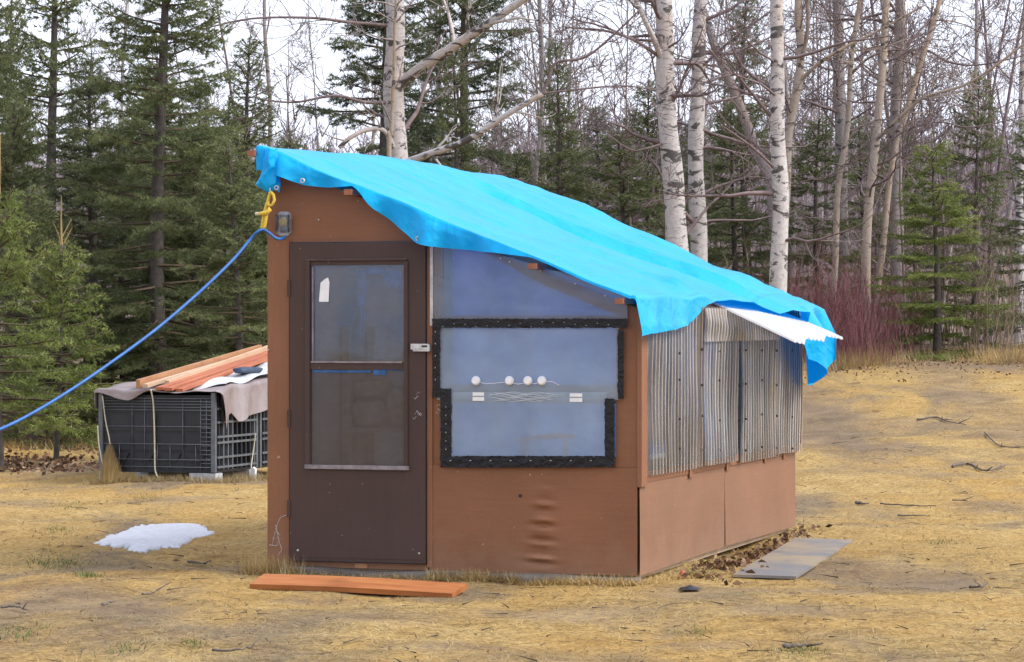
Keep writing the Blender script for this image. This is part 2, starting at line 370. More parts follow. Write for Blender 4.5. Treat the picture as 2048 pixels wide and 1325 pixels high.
c = t.mix(t.ramp(n_g, [(0.66, 0), (0.74, 0.55)]), c, (0.16, 0.17, 0.055))
c = t.mix(t.ramp(n_f, [(0.38, 0.75), (0.55, 0)]), c, (0.17, 0.115, 0.06))
c = t.mix(t.ramp(n_f, [(0.58, 0), (0.8, 0.6)]), c, (0.62, 0.48, 0.25))
md = t.n('Attribute', _attribute_name='mud'); mm = t.n('Math', _operation='MULTIPLY'); t.set(mm.inputs[0], md.outputs['Fac']); t.set(mm.inputs[1], t.ramp(n_f, [(0.30, 1.0), (0.62, 0.42)]).outputs[0])
c = t.mix(mm.outputs[0], c, t.mix(t.ramp(n_mid, [(0.35, 0), (0.65, 1)]), (0.125, 0.088, 0.060), (0.25, 0.182, 0.115)))
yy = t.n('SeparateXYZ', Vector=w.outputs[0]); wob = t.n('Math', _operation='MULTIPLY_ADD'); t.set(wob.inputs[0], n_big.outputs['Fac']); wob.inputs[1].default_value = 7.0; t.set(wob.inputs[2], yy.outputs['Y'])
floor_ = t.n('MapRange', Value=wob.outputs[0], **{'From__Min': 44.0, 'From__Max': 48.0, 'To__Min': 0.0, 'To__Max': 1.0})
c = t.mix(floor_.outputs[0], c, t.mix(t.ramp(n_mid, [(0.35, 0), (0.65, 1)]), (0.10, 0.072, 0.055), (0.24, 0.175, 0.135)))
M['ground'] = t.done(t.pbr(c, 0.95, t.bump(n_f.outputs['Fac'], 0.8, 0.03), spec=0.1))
t = NT('leaf_litter_hill'); w = t.coord('World'); nz = t.noise(w, 0.08, 6, 0.65)
c = t.mix(t.ramp(nz, [(0.3, 0), (0.7, 1)]), (0.15, 0.115, 0.115), (0.26, 0.21, 0.21)); M['hill'] = t.done(t.pbr(c, 0.95, spec=0.1))
M['straw'] = tone_mat('dead_grass_blades', [(0.0, (0.13, 0.085, 0.045)), (0.3, (0.34, 0.22, 0.085)), (0.65, (0.50, 0.37, 0.155)), (1.0, (0.66, 0.54, 0.31))], 0.8, 0.25, 0.15, 0.28, 0.9, True)
M['greengrass'] = tone_mat('green_grass_blades', [(0.0, (0.05, 0.075, 0.02)), (1.0, (0.17, 0.22, 0.06))], 0.7, 0.25)
M['litter'] = tone_mat('dead_leaves', [(0.0, (0.05, 0.028, 0.02)), (0.5, (0.16, 0.085, 0.05)), (1.0, (0.38, 0.25, 0.16))], 0.8, 0.1)
M['twigbits'] = tone_mat('dark_twig_bits', [(0.0, (0.035, 0.028, 0.025)), (1.0, (0.16, 0.125, 0.10))], 0.9)
M['stick'] = simple('dead_stick_bark', (0.13, 0.105, 0.09), 0.9, 0.4, 30, 0, 0.5)
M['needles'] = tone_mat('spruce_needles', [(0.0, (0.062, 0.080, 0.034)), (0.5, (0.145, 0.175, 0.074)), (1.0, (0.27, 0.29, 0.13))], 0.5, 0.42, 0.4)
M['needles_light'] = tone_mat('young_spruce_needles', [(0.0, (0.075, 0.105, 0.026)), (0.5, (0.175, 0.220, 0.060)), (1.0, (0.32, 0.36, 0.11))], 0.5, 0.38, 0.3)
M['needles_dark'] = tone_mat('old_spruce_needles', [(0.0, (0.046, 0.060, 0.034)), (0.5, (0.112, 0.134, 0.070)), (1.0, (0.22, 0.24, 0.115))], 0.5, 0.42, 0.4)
M['sprucebark'] = simple('spruce_bark', (0.085, 0.074, 0.066), 0.95, 0.4, 14, 0, 0.8)
M['sprucetwig'] = simple('spruce_twig', (0.10, 0.075, 0.05), 0.95, 0.3, 14, 0, 0.3)
M['greybark'] = simple('grey_sapling_bark', (0.27, 0.235, 0.23), 0.9, 0.3, 9, 0, 0.4)
M['purplebark'] = simple('purple_twig_bark', (0.175, 0.130, 0.132), 0.9, 0.3, 9, 0, 0.3)
M['brownbark'] = simple('brown_twig_bark', (0.20, 0.150, 0.130), 0.9, 0.3, 9, 0, 0.3)
M['redtwig'] = tone_mat('red_shrub_twigs', [(0.0, (0.15, 0.060, 0.068)), (1.0, (0.40, 0.20, 0.205))], 0.8)
M['palestem'] = tone_mat('pale_brush_stems', [(0.0, (0.15, 0.11, 0.085)), (1.0, (0.44, 0.35, 0.26))], 0.9)
M['farwood'] = tone_mat('hazed_bare_wood', [(0.0, (0.17, 0.135, 0.15)), (1.0, (0.36, 0.31, 0.34))], 0.95)  # twig colour with the pale lavender haze of distance mixed in
def birch_mat(name, base, tan, tan_amt, dark_amt=0.6):
    t = NT(name); h = t.coord('Object', (1.6, 1.6, 3.6)); n_pat = t.noise(h, 1.5, 6, 0.68, 1.0)
    len_ = t.noise(t.coord('Object', (9, 9, 70)), 1.0, 3, 0.5); lo = t.noise(t.coord('Object', (1, 1, 0.5)), 0.9, 3); f = t.noise(t.coord('Object'), 18, 5, 0.6)
    c = t.mix(t.ramp(f, [(0.3, 0), (0.7, 1)]), tuple(x * 0.78 for x in base), tuple(min(0.9, x * 1.12) for x in base))
    c = t.mix(t.ramp(lo, [(0.55 - tan_amt * 0.4, 0), (0.75 - tan_amt * 0.4, 0.85)]), c, tan)
    c = t.mix(t.ramp(len_, [(0.64, 0), (0.70, 0.75)]), c, (0.10, 0.085, 0.08))
    c = t.mix(t.ramp(n_pat, [(0.68 - dark_amt * 0.12, 0), (0.72 - dark_amt * 0.12, 0.92)]), c, (0.055, 0.05, 0.048))
    return t.done(t.pbr(c, 0.75, t.bump(n_pat.outputs['Fac'], 0.5, 0.02), spec=0.25))
M['birch'] = birch_mat('paper_birch_bark', (0.50, 0.47, 0.46), (0.42, 0.31, 0.24), 0.12, 1.2)
M['birch_grey'] = birch_mat('grey_birch_bark', (0.30, 0.27, 0.265), (0.30, 0.23, 0.19), 0.2, 0.9)
M['birch_tan'] = birch_mat('peeling_birch_bark', (0.36, 0.31, 0.27), (0.38, 0.285, 0.205), 0.35, 0.9)

# ------------------------------------------------------------------ ground and far hill
MUD = []
for (mx_, my_, w_, h_) in [(120, 1215, 200, 34), (260, 1225, 120, 16), (60, 1180, 120, 12), (1690, 1140, 190, 24), (1830, 1165, 160, 22), (1620, 1185, 130, 14), (1960, 890, 140, 14), (1990, 1010, 90, 10), (1120, 1225, 230, 14), (760, 1235, 160, 9), (620, 1205, 140, 8), (1420, 1185, 160, 12), (1520, 1225, 200, 10), (1850, 730, 220, 8), (1650, 745, 120, 10), (440, 1140, 60, 7), (30, 1010, 90, 8), (330, 1000, 120, 7), (1400, 1290, 120, 9), (900, 1290, 160, 10), (1780, 860, 90, 6), (1900, 950, 130, 6), (60, 940, 120, 14)]:
    p_ = ground_px(mx_, my_); q_ = ground_px(mx_ + w_, my_); f_ = ground_px(mx_, my_ - h_); MUD.append((p_[0], p_[1], abs(q_[0] - p_[0]), max(0.25, abs(f_[1] - p_[1]))))
def mud(x, y):
    x = np.asarray(x, float); y = np.asarray(y, float); m_ = np.zeros_like(x)
    wob = 0.35 * np.sin(3.1 * x + 1.3 * y) + 0.3 * np.sin(5.3 * x - 2.1 * y + 1) + 0.25 * np.sin(9.1 * x + 4.7 * y + 2) + 0.2 * np.sin(17 * x - 6 * y)
    for (mx_, my_, rx, ry) in MUD: m_ = np.maximum(m_, 1.25 - ((x - mx_) / rx) ** 2 - ((y - my_) / ry) ** 2 + 0.55 * wob)
    return np.clip(m_, 0, 1) * (y < 60)
def terrain_mesh(name, xs, ys, m):
    X, Y = np.meshgrid(xs, ys, indexing='ij'); Z = terrain(X, Y)
    n1, n2 = X.shape; V = np.stack([X, Y, Z], -1).reshape(-1, 3)
    i, j = np.meshgrid(np.arange(n1-1), np.arange(n2-1), indexing='ij')
    a = (i*n2+j).ravel(); F = np.stack([a, a+n2, a+n2+1, a+1], -1)
    me = bpy.data.meshes.new(name); me.vertices.add(len(V)); me.vertices.foreach_set('co', V.ravel().astype(np.float32))
    me.loops.add(F.size); me.loops.foreach_set('vertex_index', F.ravel().astype(np.int32))
    me.polygons.add(len(F)); me.polygons.foreach_set('loop_start', np.arange(0, F.size, 4, dtype=np.int32)); me.polygons.foreach_set('loop_total', np.full(len(F), 4, np.int32))
    me.polygons.foreach_set('use_smooth', np.ones(len(F), bool)); me.materials.append(m); at_ = me.attributes.new('mud', 'FLOAT', 'POINT'); at_.data.foreach_set('value', mud(V[:, 0], V[:, 1]).astype(np.float32)); me.update(calc_edges=True); return me
xs = np.concatenate([np.linspace(-260, -12, 40), np.arange(-11.8, 11.9, 0.16), np.linspace(12, 260, 40)])
ys = np.concatenate([np.linspace(-120, 10.5, 30), np.arange(11, 50, 0.18), np.linspace(50.5, 160, 60)])
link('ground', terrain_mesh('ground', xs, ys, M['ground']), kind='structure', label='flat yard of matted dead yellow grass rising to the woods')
link('hill', terrain_mesh('hill', np.linspace(-420, 420, 120), np.linspace(160, 620, 60), M['hill']), kind='structure', label='far wooded hillside behind the trees')

# ------------------------------------------------------------------ SHED (local frame: a right along the front, b back, z up)
YAW = rad(17.5); cy, sy = math.cos(YAW), math.sin(YAW)
E1 = np.array([cy, -sy]); E2 = np.array([sy, cy])
W, L = 2.49, 4.72
FR = np.array([(1275 - CX) / FPX * 17.9, 17.9]); O2 = FR - W * E1
def fr(px, py, b=0.0):
    d = np.array([(px - CX) / FPX, 1.0]); t_ = (b + O2 @ E2) / (d @ E2)
    return float((d * t_ - O2) @ E1), float(CAMZ - (py - CY) / FPX * t_)
def sd_(px, py, a=W):
    d = np.array([(px - CX) / FPX, 1.0]); t_ = (a + O2 @ E1) / (d @ E1)
    return float((d * t_ - O2) @ E2), float(CAMZ - (py - CY) / FPX * t_)
fa = lambda px: fr(px, 662)[0]
fz = lambda py, px=900: fr(px, py)[1]
def tarp_front(u): return float(np.interp(u, [0.0, 0.5, 1.2, W], [-0.09, -0.12, -0.16, -0.225]))
ROOF0, SLOPE = 2.705, 0.386
roofz = lambda a: ROOF0 - SLOPE * a
shed = empty('shed', (O2[0], O2[1], 0.0), -YAW, 'brown plywood lean-to greenhouse shed with dark door and corrugated plastic side', 'shed')
def part(mb, name, m, parent=shed, **kw): return mb.obj(name, m, parent, **kw)

T = 0.04
aDL, aDR = fa(583), fa(854); zDT, zDB = fz(486, 700), fz(1123, 700)
# gable panel and post left of the door
part(MB().prism([(0, -0.01), (aDL - 0.006, -0.01), (aDL - 0.006, zDT + 0.006), (aDR + 0.02, zDT + 0.006), (aDR + 0.02, roofz(aDR) - 0.07), (0, roofz(0) - 0.07)], 0, T), 'gable_panel', M['paint'])
part(MB().box((0.004, -0.012, -0.005), (aDL - 0.012, -0.001, fz(480, 560))), 'corner_board', M['trim'])
part(MB().box((aDL - 0.006, 0.004, 0.0), (aDR + 0.006, T, zDB - 0.008)), 'threshold', M['trim'])
part(MB().box((fa(710), -0.004, 0.002), (fa(735), 0.003, zDB - 0.012)), 'wood_block', M['tanwood'])
# strip right of the door
part(MB().box((aDR + 0.006, -0.014, 0.02), (fa(866), 0.0, fz(492, 860))), 'door_trim', M['trim'])
# lower front panel with buckled plywood
a0, a1 = fa(860), W; zt = fz(932, 1000)
na, nz_ = 90, 120
A = np.linspace(a0, a1, na); Zs = np.linspace(0.0, zt, nz_)
AA, ZZ = np.meshgrid(A, Zs, indexing='ij')
ac = np.interp(ZZ, [fz(1135), fz(960)], [fa(1080), fa(1092)])
wd = np.interp(ZZ, [fz(1135), fz(960)], [0.105, 0.06])
amp = np.interp(ZZ, [fz(1140), fz(1125), fz(1040), fz(985), fz(950)], [0.0, 1.0, 0.9, 0.45, 0.0])
per = 2 * math.pi / 0.083
ph = per * ZZ + 0.9 * np.sin(7 * ZZ) + 1.2 * (AA - ac) * 3
bulge = 0.0125 * amp * (0.85 + 0.30 * np.sin(23 * ZZ + 1.0) * np.sin(9 * ZZ)) * np.exp(-((AA - ac) / wd) ** 2 * 1.6) * (np.sin(ph) + 0.35 * np.sin(1.73 * ph + 1))
wavy = 0.003 * np.sin(3.1 * AA + 1) * np.sin(4 * ZZ)
G = np.stack([AA, -0.006 - bulge + wavy, ZZ], -1)
mb = MB().grid(G[::-1], 0); mb.box((a0, 0.006, 0.0), (a1 - 0.003, T, zt))
part(mb, 'buckled_panel', M['paint'])
part(MB().disc((fa(1041), -0.006, fz(992, 1041)), 0.011, (0, 1, 0), 0.006, 12), 'knot_hole', M['black'])
# window framing
zW1, zW2, zW3, zW4 = fz(914, 1050), fz(806, 1050), fz(770, 1050), fz(655, 1050)
aL, aR = fa(884), fa(1232)
part(MB().prism([(aDR + 0.022, zt + 0.001), (aL, zt + 0.001), (aL, roofz(aL) - 0.07), (aDR + 0.022, roofz(aDR + 0.022) - 0.07)], 0.0, T), 'window_stile', M['paint'])
part(MB().prism([(aR, zt + 0.001), (W, zt + 0.001), (W, roofz(W) - 0.07), (aR, roofz(aR) - 0.07)], 0.0, T), 'window_stile', M['paint'])
part(MB().box((aL, 0.002, zt + 0.001), (aR, T, zW1)), 'window_sill', M['paint'])
part(MB().box((aL, 0.004, zW3 - 0.115), (aR, T + 0.03, zW3)), 'window_rail', simple('grey_painted_rail', (0.22, 0.17, 0.17), 0.6))
part(MB().box((aL, 0.004, zW4), (aR, T, fz(632, 1050))), 'window_header', M['paint'])
zz = lambda px, py: fr(px, py)[1]
part(MB().prism([(aL, zz(884, 478)), (fa(960), zz(960, 500)), (fa(1090), zz(1090, 572)), (aR, zz(1232, 630)), (aR, roofz(aR) - 0.07), (aL, roofz(aL) - 0.07)], 0.002, T), 'rake_board', M['paint'])
# plastic film over the openings
def film_panel(name, pts4, b, m, seed, amp=0.004, nn=28):
    r = np.random.default_rng(seed); (p00, p10, p11, p01) = [np.array(p) for p in pts4]
    u = np.linspace(0, 1, nn)[:, None, None]; v_ = np.linspace(0, 1, nn)[None, :, None]
    Q = (p00 * (1-u) * (1-v_) + p10 * u * (1-v_) + p11 * u * v_ + p01 * (1-u) * v_)
    d = np.zeros((nn, nn)); U, V2 = u[..., 0], v_[..., 0]
    for k in range(7):
        f1, f2, p = r.uniform(-9, 9), r.uniform(-9, 9), r.uniform(0, 6)
        d += np.abs(np.sin(f1 * U + f2 * V2 + p)) / 7
    d = amp * d * np.minimum(1, 6 * np.minimum(np.minimum(U, 1-U), np.minimum(V2, 1-V2)))
    G = np.stack([Q[..., 0], b - d, Q[..., 1]], -1)
    return part(MB().grid(G), name, m)
film_panel('plastic_film', [(fa(868), zz(868, 642)), (fa(1256), zz(1256, 640)), (fa(1256), zz(1256, 585)), (fa(868), zz(868, 470))], -0.016, M['film_top'], 1)
film_panel('plastic_film', [(fa(876), zz(876, 800)), (fa(1240), zz(1240, 800)), (fa(1240), zz(1240, 652)), (fa(876), zz(876, 652))], -0.018, M['film'], 2)
film_panel('plastic_film', [(fa(900), zz(900, 918)), (fa(1216), zz(1216, 918)), (fa(1216), zz(1216, 785)), (fa(900), zz(900, 785))], -0.024, M['film'], 3, 0.006)
# black tape, one strip each, with a crinkled surface
def tape(x0, y0, x1, y1, seed, b=-0.03, name='tape_strip'):
    r = np.random.default_rng(seed)
    p = [np.array(fr(x0, y1)), np.array(fr(x1, y1)), np.array(fr(x1, y0)), np.array(fr(x0, y0))]
    la = np.linalg.norm(p[1] - p[0]); lz = np.linalg.norm(p[3] - p[0]); nu = max(4, int(la / 0.012)); nv = max(4, int(lz / 0.012))
    u = np.linspace(0, 1, nu)[:, None]; v_ = np.linspace(0, 1, nv)[None, :]
    Q = p[0] * ((1-u) * (1-v_))[..., None] + p[1] * (u * (1-v_))[..., None] + p[2] * (u * v_)[..., None] + p[3] * ((1-u) * v_)[..., None]
    d = sum(np.abs(np.sin(r.uniform(-14, 14) * u * max(1, la*3) + r.uniform(-14, 14) * v_ * max(1, lz*3) + r.uniform(0, 6))) for _ in range(5)) / 5 * 0.007
    edge = r.normal(0, 0.0018, (nu, nv, 2))
    G = np.stack([Q[..., 0] + edge[..., 0], b - d, Q[..., 1] + edge[..., 1]], -1)
    return part(MB().grid(G), name, M['tape'])
tape(868, 638, 1257, 656, 11, -0.030); tape(868, 654, 883, 780, 12, -0.026); tape(868, 777, 906, 795, 13, -0.030)
tape(884, 793, 906, 916, 14, -0.027); tape(884, 912, 1232, 935, 15, -0.031); tape(1212, 798, 1232, 914, 16, -0.027)
tape(1238, 660, 1250, 798, 17, -0.027)
mb = MB(); rr = random.Random(5)
for x in range(890, 1240, 22):
    yy_ = fz(649 + rr.randint(-5, 5), x); mb.box((fa(x) - 0.003, -0.042, yy_ - 0.0015), (fa(x) + 0.003, -0.036, yy_ + 0.0015))
for y in range(665, 780, 24): mb.box((fa(874), -0.04, fz(y)), (fa(874) + 0.004, -0.034, fz(y) + 0.008))
for y in range(815, 905, 17): mb.box((fa(895), -0.04, fz(y)), (fa(895) + 0.004, -0.034, fz(y) + 0.007))
for x in range(905, 1220, 40): mb.box((fa(x) - 0.005, -0.043, fz(921, x) - 0.002), (fa(x) + 0.005, -0.036, fz(921, x) + 0.002))
for (x, y) in [(1003, 517), (1021, 524), (1060, 533), (1083, 542), (1152, 568), (1212, 592), (590, 505), (540, 700), (866, 520), (640, 700 - 260)]:
    mb.box((fa(x) - 0.004, -0.026, fz(y, x) - 0.004), (fa(x) + 0.004, -0.012, fz(y, x) + 0.004))
part(mb, 'staples', M['metal'], kind='stuff')
mb = MB(); mb.box((fa(862), -0.022, fz(652, 866)), (fa(868), -0.014, fz(494, 866)))
part(mb, 'film_batten', M['seal'])

# ---- door
dB = -0.034
door = empty('door', (0, 0, 0)); door.parent = shed
gx0, gx1 = fa(624), fa(812)
mb = MB()
mb.box((aDL, dB, zDB), (gx0, -0.001, zDT)); mb.box((gx1, dB, zDB), (aDR, -0.001, zDT))
mb.box((gx0, dB, fz(531, 700)), (gx1, -0.001, zDT)); mb.box((gx0, dB, fz(739, 700)), (gx1, -0.001, fz(725, 700)))
mb.box((gx0, dB, zDB), (gx1, -0.001, fz(933, 700)))
mb.obj('door_slab', M['door'], door)
MB().box((gx0 - 0.0, dB + 0.016, fz(727, 700)), (gx1, dB + 0.022, fz(529, 700))).obj('window_pane', M['glass'], door)
MB().box((gx0 - 0.0, dB + 0.014, fz(935, 700)), (gx1, dB + 0.020, fz(737, 700))).obj('window_pane', M['screen'], door)
def bar(x0, y0, x1, y1, b0, b1, m, name, par):
    (p, q), (r_, s_) = fr(x0, y1), fr(x1, y0); return MB().box((p, b0, q), (r_, b1, s_)).obj(name, m, par)
edge_m = simple('worn_moulding', (0.23, 0.20, 0.21), 0.5, 0.35, 16)
bar(616, 519, 818, 523, dB - 0.012, dB, M['door'], 'moulding', door); bar(616, 518, 818, 520, dB - 0.015, dB - 0.012, edge_m, 'moulding', door)
bar(615, 523, 624, 931, dB - 0.011, dB, M['door'], 'moulding', door); bar(812, 523, 820, 931, dB - 0.011, dB, M['door'], 'moulding', door)
bar(615, 932, 822, 937, dB - 0.018, dB, edge_m, 'moulding', door)
bar(626, 723, 808, 726, dB - 0.008, dB + 0.004, edge_m, 'moulding', door)
bar(627, 535, 630, 723, dB + 0.004, dB + 0.012, edge_m, 'moulding', door)
tape_m = simple('faded_blue_tape', (0.03, 0.11, 0.30), 0.7, 0.4, 20)
bar(628, 741, 744, 745, dB + 0.008, dB + 0.013, tape_m, 'blue_tape', door); bar(750, 737, 774, 750, dB + 0.007, dB + 0.0125, tape_m, 'blue_tape', door); bar(778, 739, 808, 742, dB + 0.008, dB + 0.013, tape_m, 'blue_tape', door)
bar(583, 1108, 853, 1113, dB - 0.003, dB, M['door'], 'kick_strip', door)
for (x, y) in [(600, 1100), (842, 1106)]: MB().disc((fa(x), dB - 0.003, fz(y, x)), 0.007, (0, 1, 0), 0.006, 8).obj('screw', M['metal'], door)
for y in (560, 820, 1000): bar(579, y, 585, y + 34, dB - 0.008, dB + 0.01, M['door'], 'hinge', door)
latch = MB(); (p, q), (r_, s_) = fr(828, 703), fr(863, 688); latch.box((p, dB - 0.03, q + 0.012), (r_, dB, s_)); latch.box((p + 0.012, dB - 0.022, q), (r_ + 0.008, dB - 0.002, q + 0.012))
latch.box((r_ - 0.006, dB - 0.034, q + 0.004), (r_ + 0.010, dB, s_ - 0.004)); latch.obj('latch', M['metal'], door)
MB().box((fa(850), dB - 0.032, fz(695, 850)), (fa(861), dB - 0.030, fz(691, 850))).obj('latch_slot', M['black'], door)
# scratches in the door and wall paint
mb = MB(); rs = random.Random(3)
for (x, y, n) in [(832, 790, 3), (832, 826, 5), (870, 815, 4)]:
    for k in range(n):
        x_, y_ = x + rs.uniform(-3, 8), y + rs.uniform(-4, 12); bb = dB - 0.001 if x < 853 else -0.0155
        P = [(fa(x_ + 5 * q), bb, fz(y_ + 3 * math.sin(q * 3 + k), x_)) for q in np.linspace(0, 1.5, 6)]
        mb.tube(P, 0.0014, 3)
mb.obj('scratches', M['seal'], door, kind='stuff')
mb = MB()
for pts in ([(545, 1095), (552, 1060), (562, 1035), (575, 1030)], [(540, 1090), (556, 1092), (560, 1075), (545, 1078)], [(553, 1050), (560, 1085), (566, 1100), (556, 1112)], [(548, 1075), (555, 1062), (562, 1072)]):
    P = np.array([(fr(x, y)[0], -0.013, fr(x, y)[1]) for x, y in pts])
    tt = np.linspace(0, 1, 12); Q = np.stack([np.interp(tt, np.linspace(0, 1, len(P)), P[:, k]) for k in range(3)], -1); mb.tube(Q, 0.0022, 3)
part(mb, 'pale_scratches', M['seal'], kind='stuff')

# ---- outlet box on the gable
ob = empty('outlet_box', (0, 0, 0)); ob.parent = shed
(p, q), (r_, s_) = fr(556, 472), fr(583, 424)
clear = film_mat('clear_outlet_cover', 0.88, 0.08, 0.04, (0.6, 0.62, 0.66), 0.08, 0.05)
ch = 0.02
MB().prism([(p, q + ch), (p + ch, q), (r_ - ch, q), (r_, q + ch), (r_, s_ - ch), (r_ - ch, s_), (p + ch, s_), (p, s_ - ch)], -0.016, -0.0005).obj('back_plate', simple('grey_plastic', (0.42, 0.44, 0.47), 0.5), ob)
MB().prism([(p + 0.006, q + ch), (p + ch, q + 0.006), (r_ - ch, q + 0.006), (r_ - 0.006, q + ch), (r_ - 0.006, s_ - ch), (r_ - ch, s_ - 0.006), (p + ch, s_ - 0.006), (p + 0.006, s_ - ch)], -0.055, -0.050).obj('clear_cover', clear, ob)
for (x0, x1) in ((p + 0.004, p + 0.012), (r_ - 0.012, r_ - 0.004)): MB().box((x0, -0.052, q + ch), (x1, -0.016, s_ - ch)).obj('cover_side', clear, ob)
MB().box((p + 0.02, -0.022, q + 0.02), (r_ - 0.02, -0.016, s_ - 0.02)).obj('receptacle', simple('dark_grey_plastic', (0.12, 0.12, 0.13), 0.5), ob)
(p2, q2), (r2, s2) = fr(562, 455), fr(578, 434); mb = MB(); mb.tube([(0.5 * (p2 + r2), -0.016, 0.5 * (q2 + s2)), (0.5 * (p2 + r2), -0.03, 0.5 * (q2 + s2)), (0.5 * (p2 + r2), -0.047, 0.5 * (q2 + s2))], [0.03, 0.03, 0.024], 10)
mb.obj('yellow_plug', simple('yellow_plug', (0.75, 0.55, 0.10), 0.5), ob)
MB().box((r_, -0.045, q + 0.04), (r_ + 0.012, -0.01, s_ - 0.05)).obj('cover_latch', clear, ob)

# ---- right wall
zR = 0.565
def sheet_side(b0_, b1_, z0l, z0r, z1, a_, seed):
    r = np.random.default_rng(seed); nb, nz2 = 26, 10
    Bv = np.linspace(b0_, b1_, nb); tz = np.linspace(0, 1, nz2); BB, TZ = np.meshgrid(Bv, tz, indexing='ij')
    zl = z0l + (z0r - z0l) * (BB - b0_) / (b1_ - b0_)
    ZZ_ = zl + (z1 - zl) * TZ
    d = 0.006 * np.sin(2.3 * BB + seed) * np.sin(3 * ZZ_ + seed)
    return np.stack([a_ + d, BB, ZZ_], -1)
bS = sd_(1446, 1000)[0]
for (b0_, b1_, sd2) in ((-0.004, bS - 0.006, 1), (bS + 0.006, L, 2)):
    Gs = sheet_side(b0_, b1_, 0.0 if sd2 == 1 else 0.02, 0.015 if sd2 == 1 else 0.0, zR + 0.01, W + 0.012, sd2); mb = MB().grid(Gs); mb.box((W - 0.03, b0_ + 0.05, 0.02), (W - 0.002, b1_, zR))
    part(mb, 'side_panel', M['paint_side'])
mb = MB(); mb.box((W + 0.0005, -0.01, zR - 0.01), (W + 0.030, 0.13, roofz(W) - 0.06)); part(mb, 'corner_board', M['trim'])
part(MB().box((W - 0.02, 0.131, zR + 0.012), (W + 0.018, L, zR + 0.085)), 'side_rail', M['trim'])
bm_ = wood_mat('rail_block', (0.30, 0.14, 0.09), (0.38, 0.19, 0.12), (0.2, 0.09, 0.05))
for x in (1372, 1446, 1522, 1560): b_ = sd_(x, 930)[0]; part(MB().box((W + 0.0185, b_, zR - 0.012), (W + 0.027, b_ + 0.10, zR + 0.07)), 'rail_block', M['trim'])
for x in (1386, 1463, 1540): b_ = sd_(x, 800)[0]; part(MB().box((W - 0.075, b_ - 0.03, zR + 0.0855), (W - 0.005, b_ + 0.03, roofz(W) - 0.12)), 'stud', M['trim'])
part(MB().box((W - 0.09, L - 0.05, zR + 0.0855), (W + 0.016, L + 0.04, roofz(W) - 0.09)), 'corner_post', M['trim'])
part(MB().box((W - 0.09, 0.0405, roofz(W) - 0.12), (W - 0.004, L - 0.051, roofz(W) - 0.04)), 'wall_plate', M['trim'])
def corrug(b0_, b1_, zlo, zhi, a_, amp, m, name='corrugated_sheet', pitch=0.082, jag=0.0, seed=0, skew=0.0):
    r = np.random.default_rng(seed); per_ = 10; nb = int((b1_ - b0_) / pitch * per_)
    Bv = np.linspace(b0_, b1_, nb); nzv = 9; G = np.zeros((nb, nzv, 3))
    for k in range(nzv):
        f = k / (nzv - 1); wob = 0.004 * np.sin(3 * Bv + 7 * f + seed)
        ph_ = 2 * math.pi * Bv / pitch + 0.5 * np.sin(4.0 * f + seed) + 0.25 * np.sin(11 * Bv)
        G[:, k, 0] = a_ + amp * (1.0 + 0.2 * math.sin(6 * f + seed)) * np.sin(ph_) + wob
        zl = zlo(Bv) if callable(zlo) else zlo; zh = zhi(Bv) if callable(zhi) else zhi
        G[:, k, 1] = Bv + skew * f; G[:, k, 2] = zl + (zh - zl) * f
    return part(MB().grid(G), name, m)
def zline(p0, p1):
    (b0_, z0_), (b1_, z1_) = sd_(*p0), sd_(*p1); return lambda b: z0_ + (z1_ - z0_) * (b - b0_) / (b1_ - b0_)
ztop = roofz(W) - 0.05
corrug(0.135, sd_(1385, 800)[0], zline((1290, 951), (1385, 937)), ztop, W + 0.038, 0.016, M['corr'], seed=1)
corrug(sd_(1381, 800)[0], sd_(1457, 800)[0], zline((1381, 934), (1457, 922)), ztop, W + 0.056, 0.016, M['corr'], seed=2)
corrug(sd_(1468, 800)[0], sd_(1545, 800)[0], zline((1468, 926), (1545, 912)), ztop, W + 0.040, 0.016, M['corr'], seed=3)
corrug(sd_(1539, 800)[0], L + 0.03, zline((1539, 908), (1592, 903)), ztop, W + 0.058, 0.016, M['corr'], seed=4)
corrug(sd_(1388, 650)[0], sd_(1540, 650)[0], zline((1388, 684), (1540, 680)), roofz(W) - 0.06, W + 0.080, 0.011, M['corr'], seed=5)
mb = MB()
for x in (1338, 1384, 1419, 1459, 1472, 1505, 1535, 1566):
    for y in (705, 765, 835, 900): b_, z_ = sd_(x, y + rr.randint(-6, 6)); mb.disc((W + 0.072, b_, z_), 0.008, (1, 0, 0), 0.012, 6)
part(mb, 'sheet_screws', M['black'], kind='stuff')

# ---- hidden walls, floor, roof frame
part(MB().box((0.001, 0.0405, 0.0), (T, L, roofz(0) - 0.09)), 'left_wall', M['inwood'])
part(MB().prism([(T + 0.001, 0.0), (W - 0.0905, 0.0), (W - 0.0905, roofz(W) - 0.06), (T + 0.001, roofz(T) - 0.09)], L - T, L - 0.001), 'back_wall', M['inwood'])
part(MB().box((T + 0.001, T + 0.001, -0.03), (W - 0.031, L - T - 0.001, 0.012)), 'floor_boards', M['inwood'])
for a_ in (-0.095, fr(697, 370, -0.15)[0] - 0.03, fr(1067, 513, -0.2)[0] - 0.03, fr(1245, 590, -0.2)[0] - 0.035):
    part(MB().box((a_, tarp_front(a_) - 0.03, roofz(a_ + 0.03) - 0.065), (a_ + 0.052, L + 0.06, roofz(a_ + 0.03) - 0.030)), 'purlin', M['purlin'])
Mr = lambda b0_: [(0.002, roofz(0) - 0.069), (W, roofz(W) - 0.066), (W, roofz(W) - 0.12), (0.002, roofz(0) - 0.16)]
